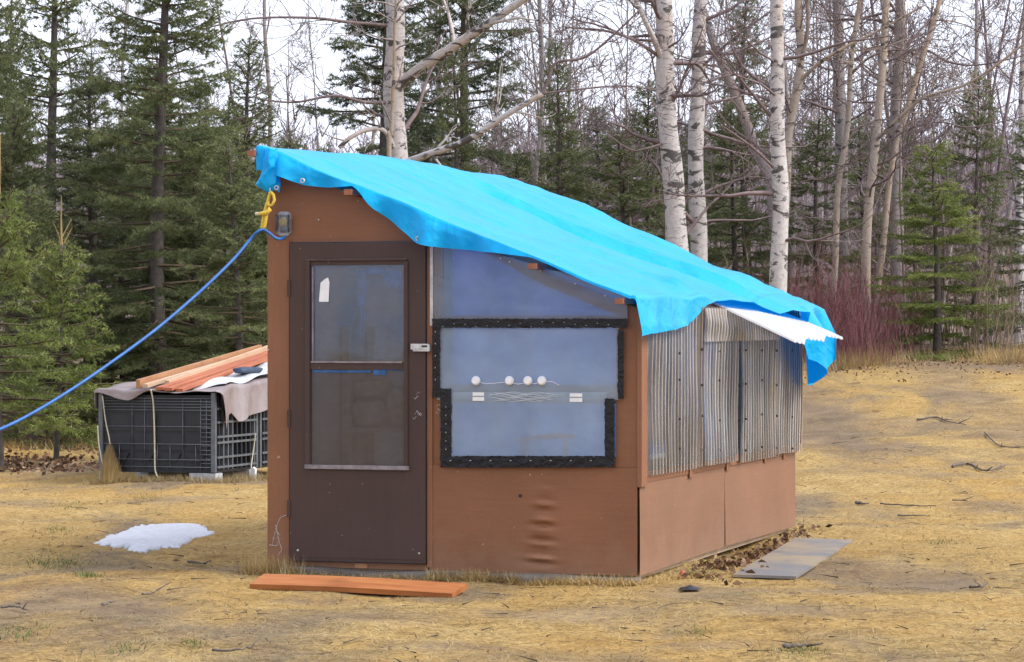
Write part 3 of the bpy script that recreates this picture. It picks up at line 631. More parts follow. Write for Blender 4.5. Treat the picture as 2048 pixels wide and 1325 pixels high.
for b_ in (0.9, 1.8, 2.7, 3.6): part(MB().prism([(T + 0.002, roofz(T) - 0.069), (W - 0.1, roofz(W - 0.1) - 0.066), (W - 0.1, roofz(W - 0.1) - 0.14), (T + 0.002, roofz(T) - 0.16)], b_, b_ + 0.04), 'rafter', M['inwood'])
# white corrugated roofing sheet sticking out past the eave under the tarp
bA = sd_(1430, 618)[0]; bB = 3.72
def eave_sheet():
    pitch = 0.076; nb = int((bB - bA) / pitch * 8); Bv = np.linspace(bA, bB, nb); nt = 8; G = np.zeros((nb, nt, 3))
    for k in range(nt):
        f = k / (nt - 1)
        o_ = -0.16 + f * (0.16 + 0.56 + 0.03 * np.sign(np.sin(Bv * 9)) * (np.sin(Bv * 9) ** 2))
        lift = 0.03 * ss((Bv - bA) / 1.6) * np.clip(o_ / 0.5, 0, 1)
        G[:, k, 0] = W + o_; G[:, k, 1] = Bv
        G[:, k, 2] = roofz(W) - 0.022 - 0.47 * np.where(o_ > 0, o_, o_ * SLOPE / 0.47) + 0.011 * np.sin(2 * math.pi * Bv / pitch) + lift
    return G
part(MB().grid(eave_sheet()), 'white_roof_sheet', M['corr_white'])
# skids and blocks under the floor
P = [(x, -0.012 + 0.01 * math.sin(3 * x), -0.050 + 0.006 * math.sin(5 * x)) for x in np.linspace(0.08, W + 0.02, 26)]
part(MB().tube(P, [0.048 + 0.006 * math.sin(7 * x) for x in np.linspace(0, 2.6, 26)], 10), 'skid_log', M['log'])
for x in (1335, 1372, 1402, 1440): b_ = sd_(x, 1110)[0]; part(MB().box((W - 0.10, b_, -0.10), (W - 0.04, b_ + 0.07, 0.0)), 'support_post', M['inwood'])
part(MB().box((T, 0.1, -0.12), (T + 0.09, L - 0.1, -0.031)), 'skid_beam', M['log'])

# ---- things seen inside
def world_of(a, b, z): p = O2 + a * E1 + b * E2; return (p[0], p[1], z)
for k, (x, lab) in enumerate([(951, 'leftmost'), (1018, 'second from the left'), (1055, 'third from the left'), (1083, 'rightmost')]):
    a_, z_ = fr(x, 762, -0.04); o = empty('puck_light', world_of(a_, -0.036, z_), -YAW, 'white round puck light on the window ledge, %s of four' % lab, 'light', 'puck lights on the window ledge')
    MB().tube([(0, 0.012, 0), (0, 0.0, 0), (0, -0.012, 0)], [0.030, 0.030, 0.024], 16).obj('housing', M['white'], o)
    MB().disc((0, -0.0135, 0), 0.020, (0, 1, 0), 0.003, 14).obj('lens', M['paper'], o)
a_, z_ = fr(1000, 768, 0.03); o = empty('light_wire', world_of(0, 0, 0), -YAW, 'thin white wire strung between the puck lights in window', 'wire')
P = [(fr(x, y, -0.03)[0], -0.030, fr(x, y, -0.03)[1]) for x, y in [(951, 762), (970, 768), (990, 767), (1018, 764), (1036, 769), (1055, 765), (1070, 768), (1083, 764), (1105, 764), (1118, 771)]]
MB().tube(P, 0.0022, 5).obj('strand', M['white'], o)
mb = MB(); mb.box((fa(948), -0.030, fz(792, 960)), (fa(971), -0.0275, fz(785, 960))); mb.box((fa(948), -0.030, fz(802, 960)), (fa(971), -0.0275, fz(794, 960))); mb.obj('white_bracket', M['white'], shed)
mb = MB(); mb.box((fa(1142), -0.030, fz(794, 1150)), (fa(1167), -0.0275, fz(787, 1150))); mb.box((fa(1142), -0.030, fz(804, 1150)), (fa(1167), -0.0275, fz(796, 1150))); mb.obj('white_bracket', M['white'], shed)
mb = MB(); rq = random.Random(9)
for k in range(9):
    y_ = 786 + k * 2.0; x0 = 978 + rq.uniform(0, 30); x1 = 1080 + rq.uniform(0, 60)
    mb.tube([(fa(x0 + (x1 - x0) * q), -0.0305, fz(y_ + 2 * math.sin(q * 14 + k), 1030)) for q in np.linspace(0, 1, 14)], 0.0011, 3)
mb.obj('film_crease_glints', M['white'], shed, kind='stuff')  # highlights along the film wrinkles, drawn as thin white strands
o = empty('blue_pane_strap', world_of(fr(722, 600, 0.01)[0], 0.01, 0), -YAW, 'blue showing in the upper door window, shaped as a strap', 'strap')  # blue showing in the pane, modelled as an added strap and patch
Z_ = lambda y: fr(722, y, 0.01)[1]; A_ = lambda x: fr(x, 600, 0.01)[0] - fr(722, 600, 0.01)[0]
Gs = np.array([[(A_(x + 2 * math.sin(y * 0.11)), 0.012 * math.sin(y * 0.05 + x), Z_(y)) for x in np.linspace(716, 733, 5)] for y in np.linspace(538, 612, 10)]); MB().grid(Gs).obj('strap', M['paneblue'], o)
MB().tube([(A_(723 + 2 * math.sin(y * 0.13)), 0, Z_(y)) for y in np.linspace(610, 680, 8)], [0.010, 0.010, 0.008, 0.007, 0.009, 0.008, 0.006, 0.004], 6).obj('cord', M['paneblue'], o)
Gs = np.array([[(A_(786 + 19 * r_ * math.cos(q)), 0.01 * r_ * math.sin(4 * q), Z_(556 + (22 if math.sin(q) > 0 else 18) * r_ * math.sin(q))) for q in np.linspace(0, 2 * math.pi, 20)] for r_ in np.linspace(0.02, 1, 4)]); MB().grid(Gs).obj('round_patch', M['paneblue'], o)
MB().box((A_(733), -0.004, Z_(548)), (A_(770), 0.004, Z_(537))).obj('strap_band', M['paneblue'], o)
o = empty('paper_note', world_of(fr(649, 580, -0.022)[0], -0.0215, fr(649, 580, -0.022)[1]), -YAW, 'torn white paper note stuck on the upper door window', 'paper')
pp = [(638, 604), (657, 604), (659, 565), (656, 555), (648, 560), (641, 566)]; c0 = fr(649, 580, -0.022)
MB().prism([(fr(x, y, -0.022)[0] - c0[0], fr(x, y, -0.022)[1] - c0[1]) for x, y in pp], -0.001, 0.001).obj('sheet', M['paper'], o)
# shelf with sacks behind the door
o = empty('wooden_shelf', world_of(0.10, 1.2, 0.012), -YAW, 'wooden shelf unit standing inside the shed behind the door', 'shelf')
for (x, y) in ((-0.04, 0.0), (0.42, 0.0), (-0.04, 0.5), (0.42, 0.5)): MB().box((x, y, 0), (x + 0.05, y + 0.05, 1.55)).obj('leg', M['inwood'], o)
for z in (0.35, 0.82, 1.30): MB().box((-0.045, -0.01, z), (0.48, 0.56, z + 0.025)).obj('shelf_board', M['inwood'], o)
def sack(sx, sy_, sz, seed):
    r = np.random.default_rng(seed); u = np.linspace(0, 2 * math.pi, 25); v_ = np.linspace(0.0, math.pi, 13); G = np.zeros((13, 25, 3))
    for i, b in enumerate(v_):
        for j, a in enumerate(u):
            k = 1 + 0.06 * math.sin(3 * a + seed) + 0.05 * math.sin(5 * b + 2 * a)
            ca, cb = math.cos(a), math.sin(b); e = 0.55
            G[i, j] = (sx * k * abs(math.cos(a)) ** e * np.sign(ca) * cb ** e, sy_ * k * abs(math.sin(a)) ** e * np.sign(math.sin(a)) * cb ** e, sz * (1 - (np.sign(math.cos(b)) * -1 * abs(math.cos(b)) ** 0.7)) )
    return MB().grid(G[::-1])
for k, (x, z, s_, lab) in enumerate([(0.10, 0.846, (0.13, 0.2, 0.10), 'lower tan sack on the middle shelf behind door'), (0.36, 0.846, (0.11, 0.2, 0.15), 'fat tan sack at the shelf end behind the door'), (0.10, 1.047, (0.11, 0.19, 0.07), 'small tan sack lying on another sack behind door')]):
    mb = sack(*s_, k + 1); ob_ = mb.obj('sack', M['sack'], None, label=lab, cat='sack'); ob_.location = world_of(0.10 + x, 1.46, 0.012 + z + 0.013 * 0); ob_.rotation_euler = (0, 0, -YAW)
# blue sheet added to turn the interior blue like tarp light; plank and rods under the window
o = empty('blue_tint_sheet', world_of(0, 0, 0), -YAW, 'added pale blue sheet across the shed, tinting the interior blue', 'sheet')
Gs = np.array([[(a_, 1.95 + 0.03 * math.sin(9 * a_) + 0.01 * math.sin(23 * a_ + z), z) for z in np.linspace(0.05, roofz(a_) - 0.22, 10)] for a_ in np.linspace(0.62, 1.93, 60)])
MB().grid(Gs).obj('sheet', simple('tarp_light_blue', (0.34, 0.52, 0.85), 0.5, 0.12, 3), o)
o = empty('inside_bench', world_of(0.98, 0.10, 0.012), -YAW, 'low wooden bench under the window inside the shed', 'bench')
zb = fr(1050, 905, 0.4)[1]
MB().box((0, 0.02, zb - 0.05), (1.38, 0.50, zb - 0.02)).obj('bench_top', simple('pale_bench', (0.40, 0.46, 0.56), 0.5), o)
for (x, y) in ((0.02, 0.04), (1.31, 0.04), (0.02, 0.44), (1.31, 0.44)): MB().box((x, y, -0.0), (x + 0.05, y + 0.05, zb - 0.05)).obj('leg', M['inwood'], o)
def local_thing(name, lab, cat, mb, m): ob_ = mb.obj(name, m, None, label=lab, cat=cat); ob_.location = (O2[0], O2[1], 0); ob_.rotation_euler = (0, 0, -YAW); return ob_
mb = MB(); p0, p1 = fr(1030, 880, 0.12), fr(1150, 872, 0.12); mb.prism([(p0[0], p0[1] - 0.008), (p1[0], p1[1] - 0.012), (p1[0], p1[1] + 0.006), (p1[0] - 0.13, p1[1] + 0.016), (p0[0], p0[1] + 0.004)], 0.11, 0.13)
mb.box((p0[0] + 0.05, 0.112, zb - 0.008), (p0[0] + 0.07, 0.128, p0[1])); mb.box((p1[0] - 0.07, 0.112, zb - 0.008), (p1[0] - 0.05, 0.128, p1[1]))
local_thing('split_board', 'split tan board lying inside the lower window', 'board', mb, M['tanwood'])
mb = MB(); 
for x in (1058, 1064, 1069): mb.tube([(*[fr(x, 912, 0.03)[0]], 0.03, fr(x, 912, 0.03)[1]), (fr(x + 3, 876, 0.03)[0], 0.03, fr(x, 876, 0.03)[1]), (fr(x + 1, 842 + abs(x - 1064), 0.03)[0], 0.03, fr(x, 842, 0.03)[1])], 0.003, 4)
local_thing('white_stakes', 'thin white plant stakes leaning inside the lower window', 'stakes', mb, M['white'])

# ------------------------------------------------------------------ blue tarp over the roof
edge_px = [(545, 350), (560, 357), (580, 363), (605, 369), (650, 371), (690, 371), (706, 371), (722, 387), (745, 416), (790, 452), (832, 486), (860, 491), (920, 496), (1000, 506), (1060, 513), (1072, 514), (1100, 526), (1180, 557), (1250, 590), (1262, 596)]
hang_pts = []
for (x, y) in edge_px:
    a_, z_ = fr(x, y, tarp_front(fr(x, y, -0.12)[0]) - 0.012); hang_pts.append((a_, max(0.015, roofz(a_) + 0.02 - z_)))
ext_pts = []
for (x, y) in [(1268, 686), (1300, 676), (1345, 661), (1380, 646), (1428, 622)]:
    b_, z_ = sd_(x, y, W + 0.07); ext_pts.append((b_, roofz(W) - z_))
bA2 = ext_pts[-1][0]
ext_pts = [(p[0], p[1] + f_) for p, f_ in zip(ext_pts, (0.0, 0.02, 0.05, 0.05, 0.0))]; ext_pts = [(-0.3, ext_pts[0][1] + 0.03)] + ext_pts + [(bA2 + 0.2, 0.06), (2.9, 0.13), (3.55, 0.30), (3.72, 0.34), (3.95, 0.62), (4.35, 0.82), (4.62, 0.84), (4.80, 0.62), (5.0, 0.5)]
slope_pts = [(-0.2, 0.04), (bA2 - 0.3, 0.04), (bA2, 0.06), (bA2 + 0.3, 0.6), (3.6, 0.6), (3.8, 0.24), (5, 0.22)]
CREASES = [(1.2, 5.5, 0.3, 0.010), (-2.7, 4.2, 2.7, 0.008), (0.3, 2.3, 5.1, 0.014), (5.0, 3.0, 2.2, 0.004)]
def tarp_point(u, v):
    A0, A1, B1 = -0.035, W + 0.015, L + 0.09; B0 = tarp_front(u)
    hl = max(0, A0 - u); ext = max(0, u - A1); hf = max(0, B0 - v); hb = max(0, v - B1)
    a = min(max(u, A0), A1); b = min(max(v, B0), B1)
    z = roofz(a) + 0.008
    inn = min(1, max(0, (a - A0) / 0.2)) * min(1, max(0, (A1 - a) / 0.2))
    # the far bays sit higher; a shallow valley runs down the slope in front of them
    prof = float(np.interp(b, [-0.2, 0.2, 0.75, 1.4, 2.1, 2.75, 3.05, 3.22, 3.42, 3.7, 4.2, 4.5, 4.81], [0.0, 0.012, 0.030, 0.010, 0.034, 0.030, -0.01, -0.025, 0.065, 0.090, 0.110, 0.115, 0.085]))
    flat_ = float(np.interp(b, [-0.2, 0.75, 2.75, 3.7, 4.5, 4.81], [0.0, 0.030, 0.050, 0.090, 0.115, 0.085])); sw = float(ss(a / 0.7))
    z += (flat_ * (1 - sw) + prof * sw) * (0.55 + 0.45 * inn) + 0.05 * math.exp(-((b - 2.4) / 1.2) ** 2 - (max(a, 0) / 0.6) ** 2)
    z -= 0.022 * math.exp(-((a - 1.35) / 0.5) ** 2) * ss((b - 0.1) / 0.8)
    z += inn * (0.014 * math.sin(2.1 * a + 1.7 * b) * math.sin(1.3 * b) + 0.007 * math.sin(7 * a - 2.4 * b + 1) + 0.006 * math.sin(3 * a + 6.5 * b))
    for (ka, kb, ph_, am) in CREASES:
        cr = abs(math.sin(ka * a + kb * b + ph_ + 0.5 * math.sin(2.3 * a + 1.1 * b + ph_))); z += am * (1 - cr) ** 3 * (0.35 + 0.65 * inn)
    cr = abs(math.sin(4.2 * b + 0.9 * a + 0.7 * math.sin(3 * a))); z += 0.005 * (1 - cr) ** 3 * (0.4 + 0.6 * inn)
    cr = abs(math.sin(2.6 * (a + 0.55 * b) + 1.1 * math.sin(1.9 * b))); z += 0.008 * (1 - cr) ** 4
    z += ss((b - 3.4) / 1.2) * (-0.075 * math.exp(-((a - 2.0) / 0.34) ** 2) + 0.03 * math.exp(-((a - 0.85) / 0.4) ** 2))
    if b > 4.0: z += 0.012 * ss((b - 4.0) / 0.7) * math.sin(4.4 * a + 0.6) * inn
    wr = 0.022 * math.exp(-((a - 2.3) / 0.35) ** 2 - ((b - 1.5) / 0.7) ** 2) * math.sin(9 * a + 7 * b) ; z += wr
    # left edge
    if hl: z -= hl; a -= 0.015 * math.sin(9 * b) + 0.02
    # eave side: follow the slope, then hang
    if ext:
        s_ = float(np.interp(b, [p[0] for p in slope_pts], [p[1] for p in slope_pts])); on = min(ext, s_); rest = ext - on
        a += 0.93 * on; z -= 0.45 * on * 0.93 - 0.012; z -= rest
        k = min(1, rest / 0.2)
        a += k * (0.014 * math.sin(7.3 * b + 2 + 1.5 * rest) + 0.016 * abs(math.sin(8 * b + 5 * rest))) + 0.02 * k + 0.10 * rest * max(0.0, math.sin(2.4 * b + 0.5))
        if b > 4.0: a += 0.10 * k * math.sin(8 * (b - 4.0) + 0.5)
    if hf:
        k = min(1, hf / 0.06); b += -0.012 * k * (1 + math.sin(11 * a)) + 0.22 * hf * math.sin(13 * a + 2 + 3 * hf) + 0.12 * hf * math.sin(31 * a)
        z -= hf
        if ext: b += 0.0
    if hb: z -= hb; b += 0.02 * math.sin(8 * a)
    return (a, b, z)
us = np.linspace(0, 1, 110); NF, NR, NBk = 9, 120, 4
rows = []
A0, A1, B1 = -0.035, W + 0.015, L + 0.09
vs = [('f', k / NF) for k in range(NF)] + [('r', k / NR) for k in range(NR + 1)] + [('b', (k + 1) / NBk) for k in range(NBk)]
for (kind_, f) in vs:
    row = []
    bv = -0.2 if kind_ == 'f' else (B1 if kind_ == 'b' else -0.2 + (B1 + 0.2) * f)
    e_ = float(np.interp(bv, [p[0] for p in ext_pts], [p[1] for p in ext_pts])); hl_ = 0.05 + 0.02 * math.sin(3 * bv)
    cols = [A0 - hl_ * (1 - k / 4) for k in range(4)] + list(np.linspace(A0, A1, 84)) + [A1 + e_ * (k + 1) / 16 for k in range(16)]
    for u in cols:
        if kind_ == 'f':
            h_ = float(np.interp(min(max(u, 0), W), [p[0] for p in hang_pts], [p[1] for p in hang_pts])); v_ = tarp_front(u) - h_ * (1 - f)
        elif kind_ == 'b': v_ = B1 + 0.14 * f
        else: v_ = tarp_front(u) + (B1 - tarp_front(u)) * f
        row.append(tarp_point(u, v_))
    rows.append(row)
tarp = empty('blue_tarp', world_of(0, 0, 0), -YAW, 'bright blue tarpaulin draped over the sloping shed roof', 'tarp')
MB().grid(np.array(rows)).obj('tarp_sheet', M['tarp'], tarp)
# gathered corner at the high side
bz = lambda x, y, b=-0.11: np.array([fr(x, y, b)[0], b, fr(x, y, b)[1]])
path = [bz(541, 300), bz(541, 318), bz(545, 338), bz(540, 352), bz(536, 366), bz(545, 382)]
th = np.linspace(0, 2 * math.pi, 33); G = []
wid = [0.035, 0.045, 0.05, 0.055, 0.075, 0.040]; dep = [0.05, 0.05, 0.045, 0.05, 0.05, 0.02]
tt = np.linspace(0, 5, 26)
for q in tt:
    c_ = np.array([np.interp(q, range(6), [p[k] for p in path]) for k in range(3)]); w_ = np.interp(q, range(6), wid); d_ = np.interp(q, range(6), dep)
    G.append([c_ + np.array([w_ * math.cos(h) * (1 + 0.22 * math.sin(5 * h + q * 1.3)), d_ * math.sin(h) * (1 + 0.3 * math.sin(4 * h + q)), 0.012 * math.sin(3 * h + 2 * q)]) for h in th])
MB().grid(np.array(G)).obj('gathered_corner', M['tarp'], tarp)
def torus(c, R_, r_, ax='y', n=14, k=5):
    P = [(c[0] + R_ * math.cos(q), c[1], c[2] + R_ * math.sin(q)) for q in np.linspace(0, 2 * math.pi, n + 1)]; return MB().tube(P, r_, k, caps=False)
for (x, y, b) in [(605, 362, -0.165), (836, 478, -0.185), (553, 376, -0.145)]:
    a_, z_ = fr(x, y, b); torus((a_, b, z_), 0.013, 0.005).obj('grommet', M['metal'], tarp)

# yellow rope tying the tarp corner to the cable
o = empty('yellow_rope', world_of(0, 0, 0), -YAW, 'knotted yellow rope hanging from the tarp corner', 'rope')
R3 = lambda pts, b=-0.135: [tuple(bz(x, y, b)) for x, y in pts]
MB().tube(R3([(541, 384), (538, 395), (533, 412), (529, 425), (526, 440), (524, 455), (526, 460)]), 0.011, 7).obj('strand', M['rope_y'], o)
MB().tube(R3([(541, 384), (547, 390), (549, 400), (545, 410), (538, 412), (536, 404)], -0.155), 0.010, 7).obj('loop', M['rope_y'], o)
MB().tube(R3([(533, 425), (532, 440), (530, 452), (527, 460)], -0.155), 0.011, 7).obj('strand', M['rope_y'], o)
MB().tube(R3([(517, 428), (526, 427), (533, 426), (540, 420), (537, 416)], -0.165), [0.010, 0.014, 0.018, 0.014, 0.008], 8).obj('knot', M['rope_y'], o)
MB().tube(R3([(511, 428), (518, 428)], -0.165), [0.012, 0.012], 7).obj('frayed_end', M['rope_g'], o)
MB().tube(R3([(540, 376), (541, 386)], -0.14), 0.006, 6).obj('hook', M['metal'], o)

# blue cable from the outlet over the rope and away to the left
pw = lambda x, y, Y: tuple(at(x, y, Y))
px0 = world_of(*fr(570, 474, -0.05)[:1], -0.05, fr(570, 474, -0.05)[1])
cab = [px0, pw(563, 478, 18.45), pw(552, 477, 18.42), pw(540, 468, 18.42), pw(527, 460, 18.42), pw(515, 464, 18.4), pw(500, 480, 18.4), pw(470, 516, 18.3), pw(430, 556, 18.15), pw(380, 602, 18.0), pw(310, 661, 17.75), pw(230, 720, 17.5), pw(150, 775, 17.25), pw(70, 824, 17.0), pw(0, 859, 16.8), pw(-120, 905, 16.4), pw(-300, 960, 16.0)]
gx = at(-520, 1000, 15.6); cab += [(gx[0], gx[1], 0.25), (gx[0] - 0.7, gx[1] - 0.1, float(terrain(gx[0] - 0.7, gx[1] - 0.1)) + 0.014)]
cab = np.array(cab); tq = np.arange(len(cab)); tf = np.linspace(0, len(cab) - 1, 110)
def catmull(P, tf):
    out = []
    for t_ in tf:
        i = min(int(t_), len(P) - 2); f = t_ - i; p0, p1, p2, p3 = P[max(i-1, 0)], P[i], P[i+1], P[min(i+2, len(P)-1)]
        out.append(0.5 * ((2*p1) + (-p0+p2)*f + (2*p0-5*p1+4*p2-p3)*f*f + (-p0+3*p1-3*p2+p3)*f**3))
    return np.array(out)
MB().tube(catmull(cab, tf), 0.0100, 8).obj('blue_cable', M['cable'], None, label='blue cable sagging from the shed corner down past the spruces', cat='cable')

# ------------------------------------------------------------------ stacked bins at the left
BO = np.array([(197 - CX) / FPX * 29.7, 29.7]); BW, BD, BZ0, BZ1 = 1.31, 1.14, 0.13, 0.90
def bw(a, b, z): p = BO + a * E1 + b * E2; return (p[0], p[1], z)
zg = float(terrain(*(BO + 0.6 * E1)))
frame_m = simple('grey_wire_grid', (0.125, 0.138, 0.155), 0.5, 0.2, 10, 0.3); binb = simple('black_bin_wall', (0.018, 0.020, 0.025), 0.5, 0.3, 5)
def make_bin(org_b, label):
    o = empty('bulk_bin', bw(0, org_b, zg), -YAW, label, 'bin', 'black bulk bins under the grey tarp'); h0, h1 = BZ0, BZ1 - zg
    for nm, lo, hi in (('bin_wall', (0.03, 0.03, h0), (BW - 0.03, 0.06, h1 - 0.03)), ('bin_wall', (0.03, BD - 0.06, h0), (BW - 0.03, BD - 0.03, h1 - 0.03)), ('bin_wall', (0.03, 0.061, h0), (0.06, BD - 0.061, h1 - 0.03)), ('bin_wall', (BW - 0.06, 0.061, h0), (BW - 0.03, BD - 0.061, h1 - 0.03))):
        MB().box(lo, hi).obj(nm, binb, o)
    MB().box((0.03, 0.03, h0 - 0.03), (BW - 0.03, BD - 0.03, h0 - 0.001)).obj('bin_floor', binb, o)
    for x in (0.0, BW - 0.045):
        for y in (0.0, BD - 0.045): MB().box((x, y, h0 - 0.02), (x + 0.045, y + 0.045, h1)).obj('corner_post', frame_m, o)
    # raised panels of the front wall
    for cx_ in (0.12, 0.40, 0.70, 0.98):
        for (z0, z1) in ((0.33, 0.50), (0.53, 0.70)): MB().box((cx_, 0.018, z0), (cx_ + 0.24, 0.0295, z1)).obj('raised_panel', binb, o)
        MB().prism([(cx_ + 0.0, 0.30), (cx_ + 0.05, 0.215), (cx_ + 0.17, 0.215), (cx_ + 0.22, 0.30)], 0.012, 0.0295).obj('foot_rib', binb, o)
    wr_ = 0.0045
    # front grid
    for z in (0.16, 0.235, 0.395, 0.575, 0.745, 0.775, 0.805, 0.835, 0.865): MB().tube([(0.045, 0.004, z - 0.0), (BW - 0.045, 0.004, z)], wr_, 5).obj('grid_wire', frame_m, o)
    for x in np.linspace(0.09, BW - 0.22, 8): MB().tube([(x, 0.009, h0), (x, 0.009, 0.87 if int(x * 10) % 2 else 0.40)], wr_ * 0.8, 5).obj('grid_wire', frame_m, o)
    for x in (BW - 0.165, BW - 0.10): MB().tube([(x, 0.009, h0), (x, 0.009, 0.87)], wr_, 5).obj('grid_wire', frame_m, o)
    for z in np.arange(0.20, 0.87, 0.045): MB().tube([(BW - 0.165, 0.004, z), (BW - 0.045, 0.004, z)], wr_, 5).obj('grid_wire', frame_m, o)
    # side grid: ribs and rails
    for y in np.linspace(0.10, BD - 0.10, 9): MB().box((BW - 0.0295, y - 0.012, h0), (BW + 0.004, y + 0.012, h1 - 0.04)).obj('side_rib', frame_m if int(y * 100) % 2 else binb, o)
    for z in (0.16, 0.26, 0.41, 0.47, 0.62, 0.76): MB().box((BW - 0.012, 0.046, z - 0.011), (BW + 0.010, BD - 0.046, z + 0.011)).obj('side_rail', frame_m, o)
    return o
make_bin(0.0, 'black wire-fronted bulk bin resting on concrete blocks, nearest the grass')
make_bin(1.20, 'black bulk bin standing right behind the wire-fronted bin')
for (a_, b_, lab) in ((0.0, 0.0, 'grey concrete block under the left front corner of bin'), (1.02, 0.0, 'grey concrete block under the right front corner of bin'), (0.0, 0.90, 'grey concrete block under the left rear corner of bin'), (1.02, 0.90, 'grey concrete block under the right rear corner of bin')):
    w_ = 0.15 if a_ == 0 else 0.29
    mb = MB(); mb.prism([(0, 0), (w_, 0.0), (w_, BZ0 - 0.032), (w_ * 0.5, BZ0 - 0.0305), (0, BZ0 - 0.032)], 0, 0.19); o = mb.obj('concrete_block', M['conc'], None, label=lab, cat='block', group='blocks under the bins'); o.location = bw(a_, b_ + 0.005, zg - 0.0); o.rotation_euler = (0, 0, -YAW)
# grey-brown tarp over the bins
def btop(a, b):
    rise = 0.92 + 0.030 * b + 0.05 * max(0, b) * np.interp(b, [0, 2.5], [0.6, 1.0]) + 0.07 * math.exp(-((a - 0.75) / 0.45) ** 2) * ss(b / 2.0)
    return rise + 0.014 * math.sin(5 * a + 3 * b) + 0.010 * math.sin(13 * a - 7 * b) + 0.016 * (1 - abs(math.sin(4 * a + 2.6 * b))) ** 3
rows = []
for b in list(np.linspace(-0.03, 2.45, 44)):
    row = []; hL = 0.20 + 0.10 * math.sin(2 * b); hR = float(np.interp(b, [-0.03, 0.05, 0.14, 0.35, 0.5, 0.75, 1.0, 1.3, 2.5], [0.01, 0.06, 0.42, 0.28, 0.40, 0.34, 0.33, 0.31, 0.30]))
    for k in range(6): row.append((-0.03 - 0.02 * math.sin(5 * b) * (1 - k / 6), b, btop(0, b) - hL * (1 - k / 6)))
    for a in np.linspace(-0.02, BW + 0.02, 26): row.append((a, b, btop(a, b)))
    for k in range(8): f = (k + 1) / 8; row.append((BW + 0.03 + 0.03 * math.sin(11 * b + f) * f + 0.02 * f, b, btop(BW, b) - hR * f))
    rows.append(row)
front = []
for k in range(5):
    f = 1 - k / 5
    front.append([(p[0], p[1] - 0.012 * math.sin(9 * p[0]) * f - 0.01, p[2] - f * float(np.interp(p[0], [-0.03, 0.25, 0.38, 0.55, 1.4], [0.03, 0.10, 0.11, 0.02, 0.0])) ) for p in rows[0]])
gt = empty('grey_tarp', bw(0, 0, 0), -YAW, 'grey-brown tarpaulin draped over the stacked black bins', 'tarp')
MB().grid(np.array(front + rows)).obj('tarp_sheet', M['greytarp'], gt)
ws = empty('white_plastic_sheet', bw(0, 0, 0), -YAW, 'shiny white plastic sheet spread on the grey tarp beside boards', 'sheet')
G = [[(a, b, btop(a, b) + 0.012 + 0.05 * ss((b - 0.5) / 1.2) * math.sin(3.1 * (a - 0.8)) + 0.012 * math.sin(9 * a + 8 * b)) for a in np.linspace(0.92, BW + 0.0, 14)] for b in np.linspace(0.28, 2.4, 26)]
MB().grid(np.array(G)).obj('sheet', M['whitesheet'], ws)
o = sack(0.09, 0.28, 0.035, 5).obj('dark_bundle', simple('dark_blue_cloth', (0.03, 0.05, 0.09), 0.6), None, label='small dark blue bundle lying on the white sheet', cat='bundle'); o.location = bw(1.14, 1.25, btop(1.14, 1.25) + 0.05); o.rotation_euler = (0, 0, -YAW)
# boards lying along the top
for (ax0, ax1, b0_, b1_, wd_, th_, m, lab, lift) in [
    (0.46, 0.44, -0.02, 3.3, 0.045, 0.09, 'tanwood', 'tan lumber lying on edge, the leftmost board on the bin tarp', 0.03),
    (0.55, 0.53, -0.05, 3.2, 0.06, 0.035, 'palewood', 'pale narrow board beside the tan lumber on the bin tarp', 0.04),
    (0.66, 0.66, 0.25, 3.1, 0.05, 0.05, 'palewood', 'thin pale batten between the pale board and red boards', 0.08),
    (0.72, 0.74, -0.07, 3.0, 0.09, 0.03, 'redwood', 'red stained board, the leftmost of three on bin tarp', 0.035),
    (0.825, 0.835, -0.08, 2.9, 0.085, 0.03, 'redwood', 'red stained board, the middle of three on bin tarp', 0.02),
    (0.925, 0.93, -0.03, 2.8, 0.08, 0.03, 'redwood', 'red stained board, the rightmost of three on bin tarp', 0.012)]:
    z0, z1 = btop(ax0, b0_) + lift * 0.3, btop(ax1, min(b1_, 2.4)) + 0.09 + lift
    d = np.array([ax1 - ax0, b1_ - b0_, z1 - z0]); ln = np.linalg.norm(d); y_ = d / ln; x_ = np.cross(y_, [0, 0, 1]); x_ /= np.linalg.norm(x_); z_ = np.cross(x_, y_)
    o = MB().box((-wd_ / 2, 0, 0), (wd_ / 2, ln, th_)).obj('lumber_board', M[m], None, label=lab, cat='board', group='boards on the bin tarp')
    Rm = Matrix(((x_[0], y_[0], z_[0], 0), (x_[1], y_[1], z_[1], 0), (x_[2], y_[2], z_[2], 0), (0, 0, 0, 1)))
    o.matrix_world = Matrix.Translation(Vector(bw(ax0, b0_, z0))) @ Matrix.Rotation(-YAW, 4, 'Z') @ Rm
# straps
def btube(name, pts, r, m, lab): ob_ = MB().tube(catmull(np.array(pts), np.linspace(0, len(pts) - 1, 30)), r, 6).obj(name, m, None, label=lab, cat='rope', group='ropes on the bins'); ob_.location = bw(0, 0, 0); ob_.rotation_euler = (0, 0, -YAW); return ob_
btube('tie_rope', [(0.615, -0.05, 0.93), (0.63, -0.025, 0.80), (0.64, -0.02, 0.55), (0.645, -0.02, 0.30), (0.655, -0.03, 0.10), (0.70, -0.05, 0.02)], 0.008, M['rope_g'], 'pale tie rope hanging down the middle of the bin front')
btube('tie_rope', [(0.06, -0.03, 0.86), (0.09, -0.02, 0.60), (0.13, -0.03, 0.45), (0.15, -0.04, 0.36)], 0.006, M['rope_g'], 'short tie rope hanging above the straw bundle on bin')
btube('tie_rope', [(0.0, -0.02, 0.55), (0.02, -0.03, 0.35), (0.06, -0.04, 0.18), (0.10, -0.06, 0.04)], 0.007, M['rope_g'], 'slanting tie rope at the left front corner of bin')
